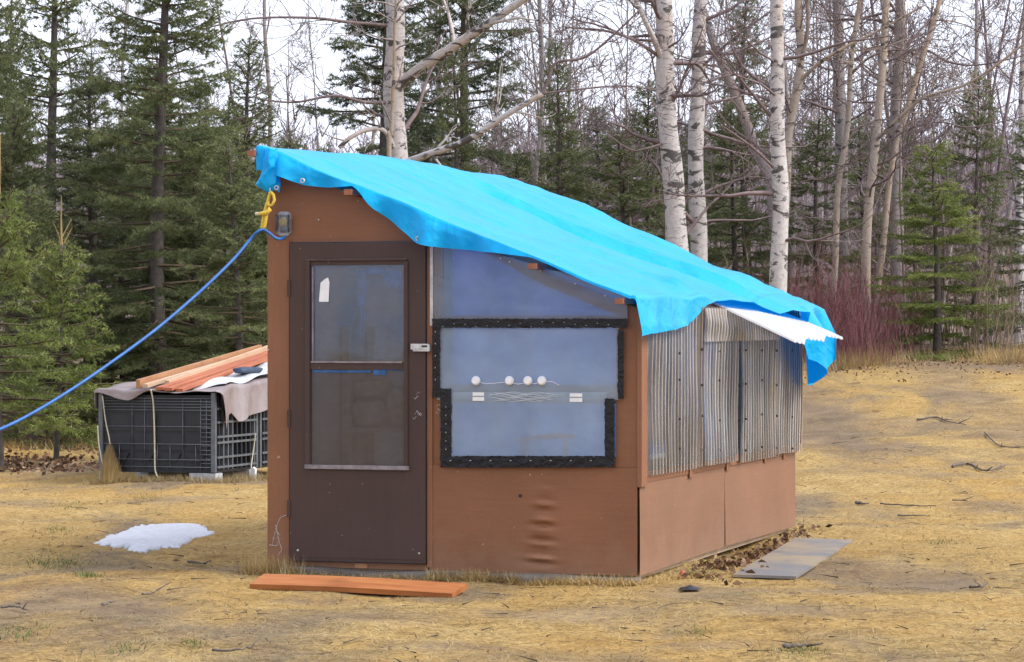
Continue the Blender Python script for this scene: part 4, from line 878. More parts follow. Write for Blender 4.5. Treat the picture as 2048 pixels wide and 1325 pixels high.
btube('tie_rope', [(BW + 0.05, 0.95, 0.45), (BW + 0.03, 0.93, 0.25), (BW + 0.04, 0.86, 0.12), (BW + 0.05, 0.84, 0.06)], 0.007, M['rope_g'], 'pale tie rope looped down the ribbed side of bin')
o = MB(); o.prism([(0, 0), (0.05, 0.0), (0.055, 0.11), (0.03, 0.13), (0.0, 0.11)], 0, 0.05); o = o.obj('white_weight', M['white'], None, label='small white weight tied beside the ribbed side of bin', cat='weight'); o.location = bw(BW + 0.04, 0.83, zg); o.rotation_euler = (0, 0, -YAW)
# straw bundle leaning on the bin
ns = 900; r = RNG; a_ = r.normal(0.19, 0.045, ns); b_ = r.uniform(-0.16, -0.05, ns); h_ = np.clip(0.42 - 2.2 * np.abs(a_ - 0.17), 0.12, 0.45) * r.uniform(0.7, 1.05, ns)
base = np.stack([0.19 + (a_ - 0.19) * 0.65, b_ - 0.03, np.full(ns, zg - 0.01)], -1); tip = np.stack([0.16 + (a_ - 0.17) * 1.15 + r.normal(0, 0.01, ns), b_ * 0.5 - 0.02, zg + h_], -1); wv = np.stack([np.full(ns, 0.004), np.zeros(ns), np.zeros(ns)], -1)
Vt = np.stack([base - wv, base + wv, tip], 1); o = link('straw_bundle', tri_mesh('straw_bundle', Vt, r.uniform(0.35, 0.9, ns), M['straw']), label='upright bundle of dry straw leaning against the bin front', cat='straw'); o.location = bw(0, 0, 0); o.rotation_euler = (0, 0, -YAW)

# ------------------------------------------------------------------ things on the ground
pL, pR = ground_px(500, 1178), ground_px(905, 1196)
d = pR - pL; ln = float(np.hypot(d[0], d[1])); ang = math.atan2(d[1], d[0])
mb = MB(); nx = 16
for i in range(1): pass
sec = [(-0.0, 0.0), (0.19, 0.048), (0.182, 0.080), (-0.010, 0.032)]
G = []
for k, x in enumerate(np.linspace(0, ln, nx)):
    bow = 0.006 * math.sin(3 * x); G.append([(x + (0.05 if k == nx - 1 else 0) * (j in (1, 2)) + (0.03 if k == 0 else 0) * (j in (1, 2)), s0, s1 + bow) for j, (s0, s1) in enumerate(sec)] + [(x + (0.0), sec[0][0], sec[0][1] + bow)])
mb.grid(np.array(G)[::-1], 0, False); mb.add([G[0][j] for j in range(4)], [(0, 1, 2, 3)]); mb.add([G[-1][j] for j in range(4)], [(3, 2, 1, 0)])
o = mb.obj('orange_plank', M['plank'], None, label='orange stained plank lying on the grass before the door', cat='plank'); o.location = (pL[0], pL[1], pL[2] - 0.002); o.rotation_euler = (0, math.atan2(-(pR[2] - pL[2]), ln), ang)
# grey sheet on the right
cs = [ground_px(1466, 1156), ground_px(1592, 1160), ground_px(1706, 1086), ground_px(1592, 1081)]
zt_ = max(c_[2] for c_ in cs) + 0.012
ctr = sum(cs) / 4; mb = MB(); top = [(c_[0] - ctr[0], c_[1] - ctr[1], c_[2] + 0.022) for c_ in cs]; bot = [(p[0], p[1], p[2] - 0.018) for p in top]
mb.add(top + bot, [(0, 1, 2, 3), (7, 6, 5, 4), (0, 4, 5, 1), (1, 5, 6, 2), (2, 6, 7, 3), (3, 7, 4, 0)])
o = mb.obj('grey_board', M['greyboard'], None, label='thin grey sheet of board lying flat on the grass', cat='board'); o.location = (ctr[0], ctr[1], 0)
# snow
out = [(193, 1085), (196, 1093), (225, 1095), (252, 1097), (266, 1106), (300, 1104), (330, 1098), (358, 1096), (378, 1084), (400, 1076), (432, 1066), (412, 1058), (400, 1053), (350, 1050), (305, 1050), (270, 1056), (240, 1064), (214, 1074)]
pts = [ground_px(*p) for p in out]; cc = sum(pts) / len(pts); ring = []
pp = np.array(pts); m_ = len(pp); tt = np.linspace(0, m_, 90, endpoint=False); i0 = tt.astype(int); f = (tt - i0)[:, None]; pp = pp[i0] * (1 - f) + pp[(i0 + 1) % m_] * f
r = np.random.default_rng(4); jit = 1 + 0.045 * r.normal(size=90)
G = []
for q, h in [(1.0, -0.012), (0.985, 0.006), (0.95, 0.012), (0.85, 0.018), (0.65, 0.026), (0.4, 0.031), (0.15, 0.034), (0.0, 0.034)]:
    xy = cc[:2] + (pp[:, :2] - cc[:2]) * (q * (jit if q > 0.9 else np.ones(90)))[:, None]
    zz_ = terrain(xy[:, 0], xy[:, 1]) + h + (0.006 * np.sin(9 * xy[:, 0] + 4 * xy[:, 1]) * (q < 0.96))
    row = np.concatenate([xy - cc[:2], zz_[:, None]], 1); G.append(np.concatenate([row, row[:1]]))
t = NT('old_snow'); nz1 = t.noise(t.coord('Object'), 14, 5); nz2 = t.noise(t.coord('Object'), 60, 3)
c = t.mix(t.ramp(nz1, [(0.4, 0), (0.8, 0.35)]), (0.56, 0.58, 0.63), (0.36, 0.36, 0.385)); c = t.mix(t.ramp(nz2, [(0.60, 0), (0.70, 0.7)]), c, (0.3, 0.25, 0.2))
M['snow'] = t.done(t.pbr(c, 0.6, t.bump(nz1.outputs['Fac'], 0.9, 0.05)))
o = MB().grid(np.array(G)).obj('snow_patch', M['snow'], None, label='last melting patch of white snow on the grass', cat='snow'); o.location = (cc[0], cc[1], 0)
# black rag and bits near the shed corner
def rag(px, py, sx, sy_, h, m, name, lab, cat, seed):
    p = ground_px(px, py); r = np.random.default_rng(seed); n_ = 9; G = []
    for i in range(n_):
        row = []
        for j in range(n_):
            x, y = (i / (n_-1) - .5) * 2, (j / (n_-1) - .5) * 2; rr_ = math.hypot(x, y)
            row.append((sx * x + r.normal(0, sx * .05), sy_ * y + r.normal(0, sy_ * .05), 0.004 + h * max(0, 1 - rr_) * (0.6 + 0.6 * r.random())))
        G.append(row)
    o = MB().grid(np.array(G)).obj(name, m, None, label=lab, cat=cat); o.location = (p[0], p[1], p[2] + 0.01); return o
rag(1380, 1182, 0.06, 0.10, 0.022, M['black'], 'black_rag', 'crumpled black rag on the grass near the shed corner', 'rag', 3)
rag(1366, 1158, 0.035, 0.04, 0.05, M['redwood'], 'wood_chip', 'small reddish wood chip by the shed corner', 'chip', 4)

# ------------------------------------------------------------------ VEGETATION
def rot_towards(d, ang, az):
    d = d / (np.linalg.norm(d) + 1e-9); ref = np.array([0, 0, 1.0]) if abs(d[2]) < 0.9 else np.array([1.0, 0, 0])
    u = np.cross(d, ref); u /= np.linalg.norm(u); v = np.cross(d, u)
    return d * math.cos(ang) + (u * math.cos(az) + v * math.sin(az)) * math.sin(ang)

def norm(v): return v / (np.linalg.norm(v) + 1e-9)

# ---- spruce: trunk + crown of twigs and needles
def spruce_meshes(name, seed, H_, R_, needles, step=0.30, nl=0.045, nw=0.007, bare_low=0.10, open_=1.0, leader=False, sp=0.058, t_in=0.30):
    r = np.random.default_rng(seed)
    tr = MB(); zs = np.linspace(-0.15, H_, 14)
    wob = lambda z: np.array([0.05 * math.sin(0.9 * z + seed), 0.05 * math.cos(0.7 * z + seed), 0])
    tr.tube([np.array([0, 0, z]) + wob(z) for z in zs], [max(0.012, 0.0135 * H_ * (1 - z / H_ * 0.97) ** 0.85) for z in zs], 8)
    tme = tr.mesh(name + '_trunk', M['sprucebark'])
    tw = MB(); O_, D_, Ln, Tn = [], [], [], []
    def spray(p0, p1, tone):
        ln = np.linalg.norm(p1 - p0); n = max(6, int(ln / 0.0085))
        f = r.random(n)[:, None]; O_.append(p0 + (p1 - p0) * f)
        ax = (p1 - p0) / (ln + 1e-9); rnd = r.normal(size=(n, 3)); rnd -= (rnd @ ax)[:, None] * ax; rnd /= (np.linalg.norm(rnd, axis=1, keepdims=True) + 1e-9)
        d = rnd * 0.85 + ax * 0.6 + np.array([0, 0, 0.12]); D_.append(d / np.linalg.norm(d, axis=1, keepdims=True))
        Ln.append(nl * r.uniform(0.7, 1.25, n)); Tn.append(np.clip(tone + r.normal(0, 0.13, n), 0, 1))
    z = bare_low * H_
    while z < H_ * 0.985:
        q = z / H_; nb = r.integers(4, 7); az0 = r.uniform(0, 6.28)
        for k in range(nb):
            if r.random() > open_ * (0.9 if q > 0.15 else 0.6): continue
            az = az0 + k * 6.283 / nb + r.normal(0, 0.2)
            Lb = R_ * (1 - q) ** 0.72 * r.uniform(0.62, 1.1) * (0.75 + 0.25 * min(1, q / 0.15)) + 0.10
            el = np.interp(q, [0, 0.35, 0.75, 1], [-0.18, -0.02, 0.35, 0.85]) + r.normal(0, 0.09)
            hd = np.array([math.cos(az), math.sin(az), 0]); droop = 0.22 * (1 - q) * r.uniform(0.5, 1.2); up = 0.16 * r.uniform(0.5, 1.3)
            base = np.array([0, 0, z + r.normal(0, 0.04)]) + wob(z)
            f = np.linspace(0, 1, 7); path = base + hd * (Lb * f * math.cos(el))[:, None] + np.array([0, 0, 1.0]) * (Lb * (math.sin(el) * f - droop * f ** 2 + up * f ** 3))[:, None]
            sid = np.array([-hd[1], hd[0], 0]); path = path + sid * (0.06 * Lb * np.sin(3 * f + r.uniform(0, 6)))[:, None]
            tw.tube(path, [0.006 + 0.012 * Lb * (1 - x) for x in f], 4, caps=False)
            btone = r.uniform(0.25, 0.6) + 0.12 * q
            t0 = t_in if q < 0.6 else 0.10
            nbl = int(Lb * (1 - t0) / sp) + 2
            for i in range(nbl):
                tt_ = t0 + (1 - t0) * (i + r.uniform(0, 0.8)) / nbl; tt_ = min(tt_, 0.99)
                p = np.array([np.interp(tt_, f, path[:, c]) for c in range(3)]); sgn = 1 if i % 2 else -1
                bl = (0.42 * Lb * (1 - tt_) ** 0.65 + 0.09) * r.uniform(0.55, 1.1)
                if r.random() < 0.10: continue
                fw = r.uniform(0.45, 0.9); dd = norm(hd * fw + sid * sgn * r.uniform(0.6, 1.0) + np.array([0, 0, r.normal(-0.10, 0.14)]))
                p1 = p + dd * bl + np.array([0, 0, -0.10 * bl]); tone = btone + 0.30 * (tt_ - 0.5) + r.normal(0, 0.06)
                spray(p, p1, tone)
                if bl > 0.13:
                    for s2 in range(int(bl / 0.075)):
                        g = r.uniform(0.3, 0.95); p2 = p + (p1 - p) * g; d2 = norm(dd + 0.8 * norm(np.cross(dd, [0, 0, 1])) * (1 if s2 % 2 else -1) + np.array([0, 0, r.normal(-0.05, 0.15)]))
                        spray(p2, p2 + d2 * bl * 0.38 * r.uniform(0.6, 1.1), tone + 0.05)
            pm = np.array([np.interp(0.6, f, path[:, c]) for c in range(3)]); spray(pm, path[-1], btone + 0.2)
        # dead inner twigs
        for k in range(2):
            az = r.uniform(0, 6.28); hd = np.array([math.cos(az), math.sin(az), r.normal(-0.1, 0.2)]); Lb = R_ * (1 - q) * r.uniform(0.2, 0.6)
            b0 = np.array([0, 0, z]) + wob(z); tw.tube([b0, b0 + hd * Lb * 0.5, b0 + hd * Lb + np.array([0, 0, -0.08 * Lb])], [0.008, 0.006, 0.003], 3, caps=False)
        z += step * (1 - 0.45 * q) * r.uniform(0.75, 1.25)
    ld = MB()
    if leader:
        b0 = np.array([0, 0, H_ * 0.97]) + wob(H_); ld.tube([b0, b0 + np.array([0.01, 0, 0.35]), b0 + np.array([0.0, 0.01, 0.62])], [0.012, 0.009, 0.004], 5)
        for k in range(4): az = r.uniform(0, 6.28); ld.tube([b0 + np.array([0, 0, 0.05 * k]), b0 + np.array([0.13 * math.cos(az), 0.13 * math.sin(az), 0.22 + 0.05 * k])], [0.006, 0.003], 4)
    else: spray(np.array([0, 0, H_ - 0.3]) + wob(H_), np.array([0, 0, H_ + 0.12]) + wob(H_), 0.6)
    O_ = np.concatenate(O_); D_ = np.concatenate(D_); Ln = np.concatenate(Ln)[:, None]; Tn = np.concatenate(Tn)
    sv = np.cross(D_, r.normal(size=D_.shape)); sv /= (np.linalg.norm(sv, axis=1, keepdims=True) + 1e-9); sv *= nw * 0.5
    V = np.stack([O_ - sv, O_ + sv, O_ + D_ * Ln], 1)
    # join twig faces (as triangles) and needles in one crown mesh
    TV = np.concatenate(tw.v); F = []
    for f in tw.f:
        for k in range(1, len(f) - 1): F.append((f[0], f[k], f[k+1]))
    TT = TV[np.array(F)]
    LT = np.zeros((0, 3, 3))
    if ld.n:
        LV = np.concatenate(ld.v); LT = LV[np.array([(f[0], f[k], f[k+1]) for f in ld.f for k in range(1, len(f) - 1)])]
    allV = np.concatenate([V, TT, LT]); tone = np.concatenate([Tn, np.full(len(TT) + len(LT), 0.5)]); mi = np.concatenate([np.zeros(len(V)), np.ones(len(TT)), np.full(len(LT), 2)])
    cme = tri_mesh(name + '_crown', allV, tone, [needles, M['sprucetwig'], M['leader']], mi)
    return tme, cme, len(allV)
M['leader'] = simple('yellow_leader_twig', (0.30, 0.21, 0.09), 0.9, 0.2, 9)

protos = {
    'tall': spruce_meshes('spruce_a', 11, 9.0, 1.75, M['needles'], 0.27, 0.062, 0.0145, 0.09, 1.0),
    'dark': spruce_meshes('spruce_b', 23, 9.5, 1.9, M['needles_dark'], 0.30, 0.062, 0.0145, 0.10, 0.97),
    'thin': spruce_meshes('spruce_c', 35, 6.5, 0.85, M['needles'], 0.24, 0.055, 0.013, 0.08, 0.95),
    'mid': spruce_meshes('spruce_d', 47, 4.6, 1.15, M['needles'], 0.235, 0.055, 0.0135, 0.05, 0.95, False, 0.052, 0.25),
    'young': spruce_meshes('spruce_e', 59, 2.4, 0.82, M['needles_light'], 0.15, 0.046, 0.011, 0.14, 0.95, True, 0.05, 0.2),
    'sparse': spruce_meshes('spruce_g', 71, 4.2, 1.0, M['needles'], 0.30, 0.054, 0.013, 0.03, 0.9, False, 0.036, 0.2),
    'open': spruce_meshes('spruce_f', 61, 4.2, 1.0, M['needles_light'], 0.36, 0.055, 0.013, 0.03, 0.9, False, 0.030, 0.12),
}
print('SPRUCE TRIS', {k: v[2] for k, v in protos.items()})
def spruce(kind, px, Y, height, width, label, group=None, rz=None, cat='spruce tree', name='spruce_tree', dz=0.0):
    tme, cme, _ = protos[kind]; base_h = {'tall': 9.0, 'dark': 9.5, 'thin': 6.5, 'mid': 4.6, 'young': 2.4, 'open': 4.2, 'sparse': 4.2}[kind]; base_r = {'tall': 1.75, 'dark': 1.9, 'thin': 0.85, 'mid': 1.15, 'young': 0.82, 'open': 1.0, 'sparse': 1.0}[kind]
    X = (px - CX) / FPX * Y; o = empty(name, (X, Y, float(terrain(X, Y)) + dz), random.uniform(0, 6.28) if rz is None else rz, label, cat, group)
    o.scale = (width / base_r, width / base_r, height / base_h)
    link('trunk', tme, o); link('crown', cme, o); return o
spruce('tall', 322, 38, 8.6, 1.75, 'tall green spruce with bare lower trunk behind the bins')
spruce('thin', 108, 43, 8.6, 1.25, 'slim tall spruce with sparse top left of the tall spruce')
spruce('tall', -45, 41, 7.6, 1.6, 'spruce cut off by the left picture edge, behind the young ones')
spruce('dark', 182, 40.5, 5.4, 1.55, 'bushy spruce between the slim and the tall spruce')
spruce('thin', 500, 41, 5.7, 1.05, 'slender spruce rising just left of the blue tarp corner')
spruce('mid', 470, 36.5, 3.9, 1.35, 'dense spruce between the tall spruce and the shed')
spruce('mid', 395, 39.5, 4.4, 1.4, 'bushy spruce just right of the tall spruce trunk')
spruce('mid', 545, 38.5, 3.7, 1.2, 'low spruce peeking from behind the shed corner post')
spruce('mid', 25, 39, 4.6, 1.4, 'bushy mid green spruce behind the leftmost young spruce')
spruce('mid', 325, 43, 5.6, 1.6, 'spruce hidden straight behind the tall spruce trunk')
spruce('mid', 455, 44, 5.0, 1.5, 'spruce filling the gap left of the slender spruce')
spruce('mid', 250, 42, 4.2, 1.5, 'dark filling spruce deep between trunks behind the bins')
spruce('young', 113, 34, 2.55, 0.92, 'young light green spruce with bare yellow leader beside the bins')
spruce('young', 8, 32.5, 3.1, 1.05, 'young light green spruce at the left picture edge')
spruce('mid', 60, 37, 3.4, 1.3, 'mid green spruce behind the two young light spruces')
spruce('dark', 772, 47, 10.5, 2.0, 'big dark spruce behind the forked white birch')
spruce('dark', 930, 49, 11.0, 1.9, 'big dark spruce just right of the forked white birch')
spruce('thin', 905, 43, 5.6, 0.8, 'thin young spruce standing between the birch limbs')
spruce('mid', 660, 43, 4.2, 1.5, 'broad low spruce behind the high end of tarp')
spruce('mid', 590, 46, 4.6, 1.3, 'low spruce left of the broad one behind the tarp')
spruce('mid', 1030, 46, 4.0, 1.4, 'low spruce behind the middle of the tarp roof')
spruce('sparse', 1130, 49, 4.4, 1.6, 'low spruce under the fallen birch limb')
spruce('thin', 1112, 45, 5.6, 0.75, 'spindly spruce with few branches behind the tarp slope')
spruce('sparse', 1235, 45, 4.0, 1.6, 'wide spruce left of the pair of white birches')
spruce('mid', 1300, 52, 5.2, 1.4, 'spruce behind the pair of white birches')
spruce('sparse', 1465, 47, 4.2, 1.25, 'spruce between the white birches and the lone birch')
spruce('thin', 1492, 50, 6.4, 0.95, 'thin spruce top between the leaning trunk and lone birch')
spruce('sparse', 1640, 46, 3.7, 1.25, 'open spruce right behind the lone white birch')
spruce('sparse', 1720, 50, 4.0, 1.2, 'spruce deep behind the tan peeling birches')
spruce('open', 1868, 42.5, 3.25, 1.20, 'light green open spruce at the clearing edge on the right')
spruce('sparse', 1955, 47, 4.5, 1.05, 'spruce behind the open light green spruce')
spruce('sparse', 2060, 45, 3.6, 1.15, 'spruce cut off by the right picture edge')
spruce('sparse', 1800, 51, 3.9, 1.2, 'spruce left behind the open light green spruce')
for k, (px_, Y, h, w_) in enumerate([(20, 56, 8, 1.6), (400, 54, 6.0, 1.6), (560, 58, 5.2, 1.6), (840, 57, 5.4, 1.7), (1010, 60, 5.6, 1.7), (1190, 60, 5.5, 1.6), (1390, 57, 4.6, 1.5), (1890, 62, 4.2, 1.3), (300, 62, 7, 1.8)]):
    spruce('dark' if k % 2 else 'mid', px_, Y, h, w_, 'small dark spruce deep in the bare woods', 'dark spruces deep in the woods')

# ---- bare broadleaf trees
def grow(mb, p, d, ln, r0, depth, r, nseg=6, gnarl=0.16, up=0.05, rmin=0.0045, kids=(4, 7), mi=0, sides=4):
    P = [p]; dd = norm(d)
    for k in range(nseg):
        dd = norm(dd + r.normal(0, gnarl, 3) + np.array([0, 0, up])); P.append(P[-1] + dd * ln / nseg)
    P = np.array(P); R_ = np.maximum(rmin, r0 * (1 - 0.85 * np.linspace(0, 1, nseg + 1)))
    mb.tube(P, R_, sides if r0 > 0.012 else 3, mi, caps=False)
    if depth <= 0: return
    for k in range(r.integers(*kids)):
        f = r.uniform(0.25, 0.97); i = min(int(f * nseg), nseg - 1); q = P[i] + (P[i+1] - P[i]) * (f * nseg - i)
        cd = rot_towards(P[i+1] - P[i], r.uniform(0.45, 1.05), r.uniform(0, 6.28))
        grow(mb, q, cd, ln * r.uniform(0.30, 0.6) * (1.1 - 0.4 * f), max(rmin, R_[i] * 0.55), depth - 1, r, max(3, nseg - 1), gnarl * 1.15, up, rmin, kids, mi, 3)

def limb_from(mb, path, r0, r1, r, kids=8, klen=0.9, n=6, depth=1):
    P = catmull(np.array(path), np.linspace(0, len(path) - 1, 5 * len(path))); R_ = np.linspace(r0, r1, len(P)); mb.tube(P, R_, n, caps=True)
    for k in range(kids):
        i = r.integers(len(P) // 4, len(P) - 1); cd = rot_towards(P[i] - P[i-1], r.uniform(0.5, 1.2), r.uniform(0, 6.28))
        grow(mb, P[i], cd, klen * r.uniform(0.5, 1.2), max(0.007, R_[i] * 0.45), depth, r)

def birch(label, Y, pix, wpx, bark, twig, seed, nbr=12, limbs=(), brlen=1.8, zmin=1.4, height_extra=3.2, group=None, name='birch_tree', cat='birch tree'):
    """pix: trunk centre line in picture points from the top down, at distance Y"""
    r = np.random.default_rng(seed)
    pts = [at(x, y, Y + dy) for (x, y, dy) in [(p[0], p[1], p[2] if len(p) > 2 else 0) for p in pix]][::-1]   # bottom to top
    bx, bz_ = pts[0][0], float(terrain(pts[0][0], Y))
    if pts[0][2] > bz_ + 0.15:
        dirn = (pts[1] - pts[0]); slope = dirn / max(dirn[2], 0.2); b0 = pts[0] - slope * 0.5 * (pts[0][2] - bz_); b0[2] = bz_ - 0.1; pts = [b0] + pts
    top = pts[-1] + norm(pts[-1] - pts[-2]) * height_extra; pts = pts + [top]
    root = empty(name, (pts[0][0], pts[0][1], bz_), 0, label, cat, group); org = np.array([pts[0][0], pts[0][1], bz_])
    P = catmull(np.array(pts), np.linspace(0, len(pts) - 1, 9 * len(pts))) - org
    P += np.stack([0.012 * np.sin(3 * P[:, 2] + seed), 0.012 * np.cos(2.3 * P[:, 2]), np.zeros(len(P))], -1)
    rb = wpx * Y / FPX / 2; zt = P[-1, 2]
    R_ = rb * np.clip(1.12 - 0.62 * P[:, 2] / zt, 0.16, 1.3) * (1 + 0.35 * np.exp(-P[:, 2] / 0.3)) * (1 + 0.035 * np.sin(5 * P[:, 2] + seed))
    MB().tube(P, R_, 14).obj('trunk', bark, root)
    mb = MB()
    for k in range(nbr):
        i = r.integers(int(len(P) * 0.18), len(P) - 3)
        if P[i, 2] < zmin: continue
        f = P[i, 2] / zt; az = r.uniform(0, 6.28); cd = np.array([math.cos(az), math.sin(az) * 0.8, r.uniform(-0.05, 0.6)])
        grow(mb, P[i], cd, brlen * r.uniform(0.55, 1.25) * (1.2 - 0.5 * f), R_[i] * r.uniform(0.16, 0.34), 2, r, 7, 0.17, 0.03)
    # burst of fine twigs at the top
    for k in range(5): grow(mb, P[-4], norm(np.array([r.normal(0, 0.5), r.normal(0, 0.5), 1.0])), 1.4, 0.03, 2, r)
    if mb.n: mb.obj('crown', twig, root)
    for (lp, r0, r1, kd, kl) in limbs:
        lm = MB(); limb_from(lm, [at(x, y, Y + dy) - org for (x, y, dy) in lp], r0, r1, r, kd, kl); lm.obj('limb', bark if r0 > 0.03 else twig, root)
    return root
PB, GB, BB = M['purplebark'], M['greybark'], M['brownbark']
birch('forked white birch with peeling tan streak and two pale limbs', 40, [(786, -40), (790, 60), (788, 160), (790, 250), (794, 330)], 50, M['birch'], PB, 3, 7, limbs=[
    ([(800, 170, 0), (850, 130, -0.2), (905, 95, -0.4), (965, 55, -0.6), (1045, 0, -0.9), (1130, -60, -1.2)], 0.085, 0.05, 7, 1.2),
    ([(800, 330, 0), (860, 308, -0.3), (935, 280, -0.5), (1010, 232, -0.7), (1085, 188, -0.9)], 0.055, 0.036, 5, 0.8),
    ([(1082, 190, -0.9), (1098, 160, -0.9), (1112, 126, -0.9), (1170, 115, -1.0), (1225, 72, -1.1), (1280, 20, -1.2)], 0.026, 0.012, 7, 0.9),
    ([(1082, 188, -0.9), (1150, 180, -1.0), (1240, 172, -1.0), (1310, 180, -1.0)], 0.016, 0.007, 8, 0.7),
    ([(790, 300, -0.1), (768, 262, -0.3), (735, 260, -0.4), (702, 275, -0.5), (678, 296, -0.5)], 0.035, 0.03, 3, 0.5),
    ([(785, 205, 0), (730, 205, -0.3), (670, 192, -0.5), (590, 205, -0.6), (525, 200, -0.7)], 0.028, 0.010, 8, 0.9),
    ([(785, 52, 0), (700, 45, -0.3), (620, 36, -0.5), (500, 38, -0.7), (400, 60, -0.8)], 0.026, 0.010, 9, 1.0)])
# stripped tan spine running up the forked birch
sp = [at(x, y, 39.72) for x, y in [(778, 318), (782, 270), (786, 200), (789, 120), (790, 60), (793, -20)]]; org = np.array([sp[0][0], 39.72, float(terrain(sp[0][0], 39.72))])
o = empty('dead_birch_snag', org, 0, 'thin peeled tan snag pressed against the forked birch trunk', 'dead tree'); pth = [np.array([0, 0, -0.1])] + [p - org for p in sp]
MB().tube(catmull(np.array(pth), np.linspace(0, len(pth) - 1, 40)), np.linspace(0.034, 0.024, 40) * (1 + 0.15 * np.sin(np.arange(40))), 8).obj('trunk', M['birch_tan'], o)
mb = MB(); r = np.random.default_rng(77)
for k in range(10): q = pth[1] + (pth[-1] - pth[1]) * r.uniform(0.1, 1); grow(mb, q, np.array([r.normal(), -0.5, r.uniform(0, 1)]), r.uniform(0.5, 1.2), 0.014, 1, r)
mb.obj('crown', GB, o)
birch('white birch with large dark scars, left one of the close pair', 42, [(1326, -40), (1328, 60), (1331, 160), (1337, 260), (1345, 360), (1354, 470), (1362, 600)], 46, M['birch'], PB, 5, 13, limbs=[
    ([(1328, 130, 0), (1308, 80, -0.2), (1285, 30, -0.3), (1255, -40, -0.4)], 0.05, 0.03, 5, 1.0), ([(1325, 118, 0), (1270, 82, -0.3), (1210, 62, -0.4), (1130, 55, -0.5)], 0.028, 0.012, 9, 0.9),
    ([(1335, 285, 0), (1290, 298, -0.3), (1262, 300, -0.3), (1215, 270, -0.4)], 0.020, 0.008, 5, 0.6)])
birch('white birch with few dark scars, right one of the close pair', 43, [(1403, -40), (1400, 60), (1396, 160), (1392, 260), (1394, 380), (1397, 520)], 36, M['birch'], PB, 8, 11, limbs=[
    ([(1398, 140, 0), (1440, 100, -0.3), (1490, 60, -0.5), (1560, 10, -0.6)], 0.025, 0.012, 8, 0.9)])
birch('lone bright white birch rising behind the low end of tarp', 41, [(1556, -40), (1553, 60), (1554, 160), (1557, 280), (1560, 400), (1559, 520), (1556, 620)], 35, M['birch'], PB, 13, 11, limbs=[
    ([(1552, 340, 0), (1510, 300, -0.3), (1470, 270, -0.4), (1440, 250, -0.5)], 0.022, 0.010, 6, 0.6)])
birch('grey leaning tree trunk behind the pair of birches', 46, [(1408, 30), (1430, 95), (1462, 165), (1488, 235), (1510, 300), (1535, 350), (1548, 420)], 24, M['birch_grey'], BB, 17, 9, name='leaning_tree', cat='tree')
birch('tan shredded birch just right of the lone white birch', 44, [(1600, -40), (1597, 40), (1600, 110), (1594, 180), (1580, 260), (1572, 340)], 21, M['birch_tan'], BB, 19, 10, limbs=[
    ([(1597, 165, 0), (1640, 125, -0.3), (1690, 95, -0.4), (1760, 60, -0.5), (1850, 10, -0.7)], 0.032, 0.014, 9, 1.0), ([(1612, -30, 0), (1616, 50, -0.1), (1604, 120, -0.1)], 0.03, 0.03, 2, 0.5)])
birch('grey birch behind the tan shredded one', 48, [(1674, -40), (1676, 60), (1679, 160), (1681, 260), (1683, 360)], 28, M['birch_grey'], PB, 23, 18)
birch('slim tan birch crossing before the grey birch', 45, [(1724, -40), (1712, 50), (1703, 130), (1697, 220), (1686, 310), (1676, 400)], 13, M['birch_tan'], BB, 29, 12, limbs=[([(1700, 150, 0), (1740, 115, -0.2), (1790, 100, -0.3), (1840, 110, -0.4)], 0.022, 0.010, 8, 0.8)])
birch('tan peeling birch leaning slightly, mid right of the woods', 44, [(1776, -40), (1768, 60), (1764, 150), (1757, 240), (1744, 340), (1736, 440)], 19, M['birch_tan'], PB, 31, 18, limbs=[
    ([(1748, 285, 0), (1800, 235, -0.4), (1850, 195, -0.6), (1930, 170, -0.9), (2000, 125, -1.2), (2070, 70, -1.4)], 0.032, 0.014, 11, 0.9),
    ([(1752, 310, 0), (1810, 262, -0.3), (1880, 245, -0.5), (1945, 255, -0.7), (2060, 230, -0.9)], 0.018, 0.008, 9, 0.8)])
birch('pale grey birch with forked branches behind the tan peeling birch', 46, [(1802, -40), (1800, 50), (1797, 140), (1792, 240), (1790, 340), (1793, 470)], 27, M['birch_grey'], PB, 37, 18, limbs=[
    ([(1800, 118, 0), (1760, 95, -0.2), (1720, 112, -0.3), (1660, 160, -0.4), (1610, 195, -0.5)], 0.024, 0.010, 9, 0.8), ([(1800, 105, 0), (1850, 100, -0.3), (1900, 125, -0.5), (1960, 130, -0.7), (2055, 110, -0.9)], 0.024, 0.010, 10, 0.9)])
birch('thin tan trunk leaning right behind the pale grey birch', 45, [(1886, -40), (1872, 30), (1854, 90), (1832, 160), (1806, 240), (1788, 310)], 13, M['birch_tan'], BB, 41, 14)
birch('thin grey pole tree above the slender spruce left of tarp', 44, [(528, -40), (531, 60), (536, 160), (540, 260)], 10, M['birch_grey'], GB, 43, 6, brlen=1.2)
birch('thin grey pole tree behind the tarp slope', 47, [(1078, -40), (1080, 80), (1083, 170), (1086, 280)], 10, M['birch_grey'], GB, 47, 6, brlen=1.2)
birch('far white birch low at the right picture edge', 52, [(2046, 150), (2042, 260), (2041, 350), (2040, 430)], 16, M['birch'], PB, 53, 6, height_extra=4.5)

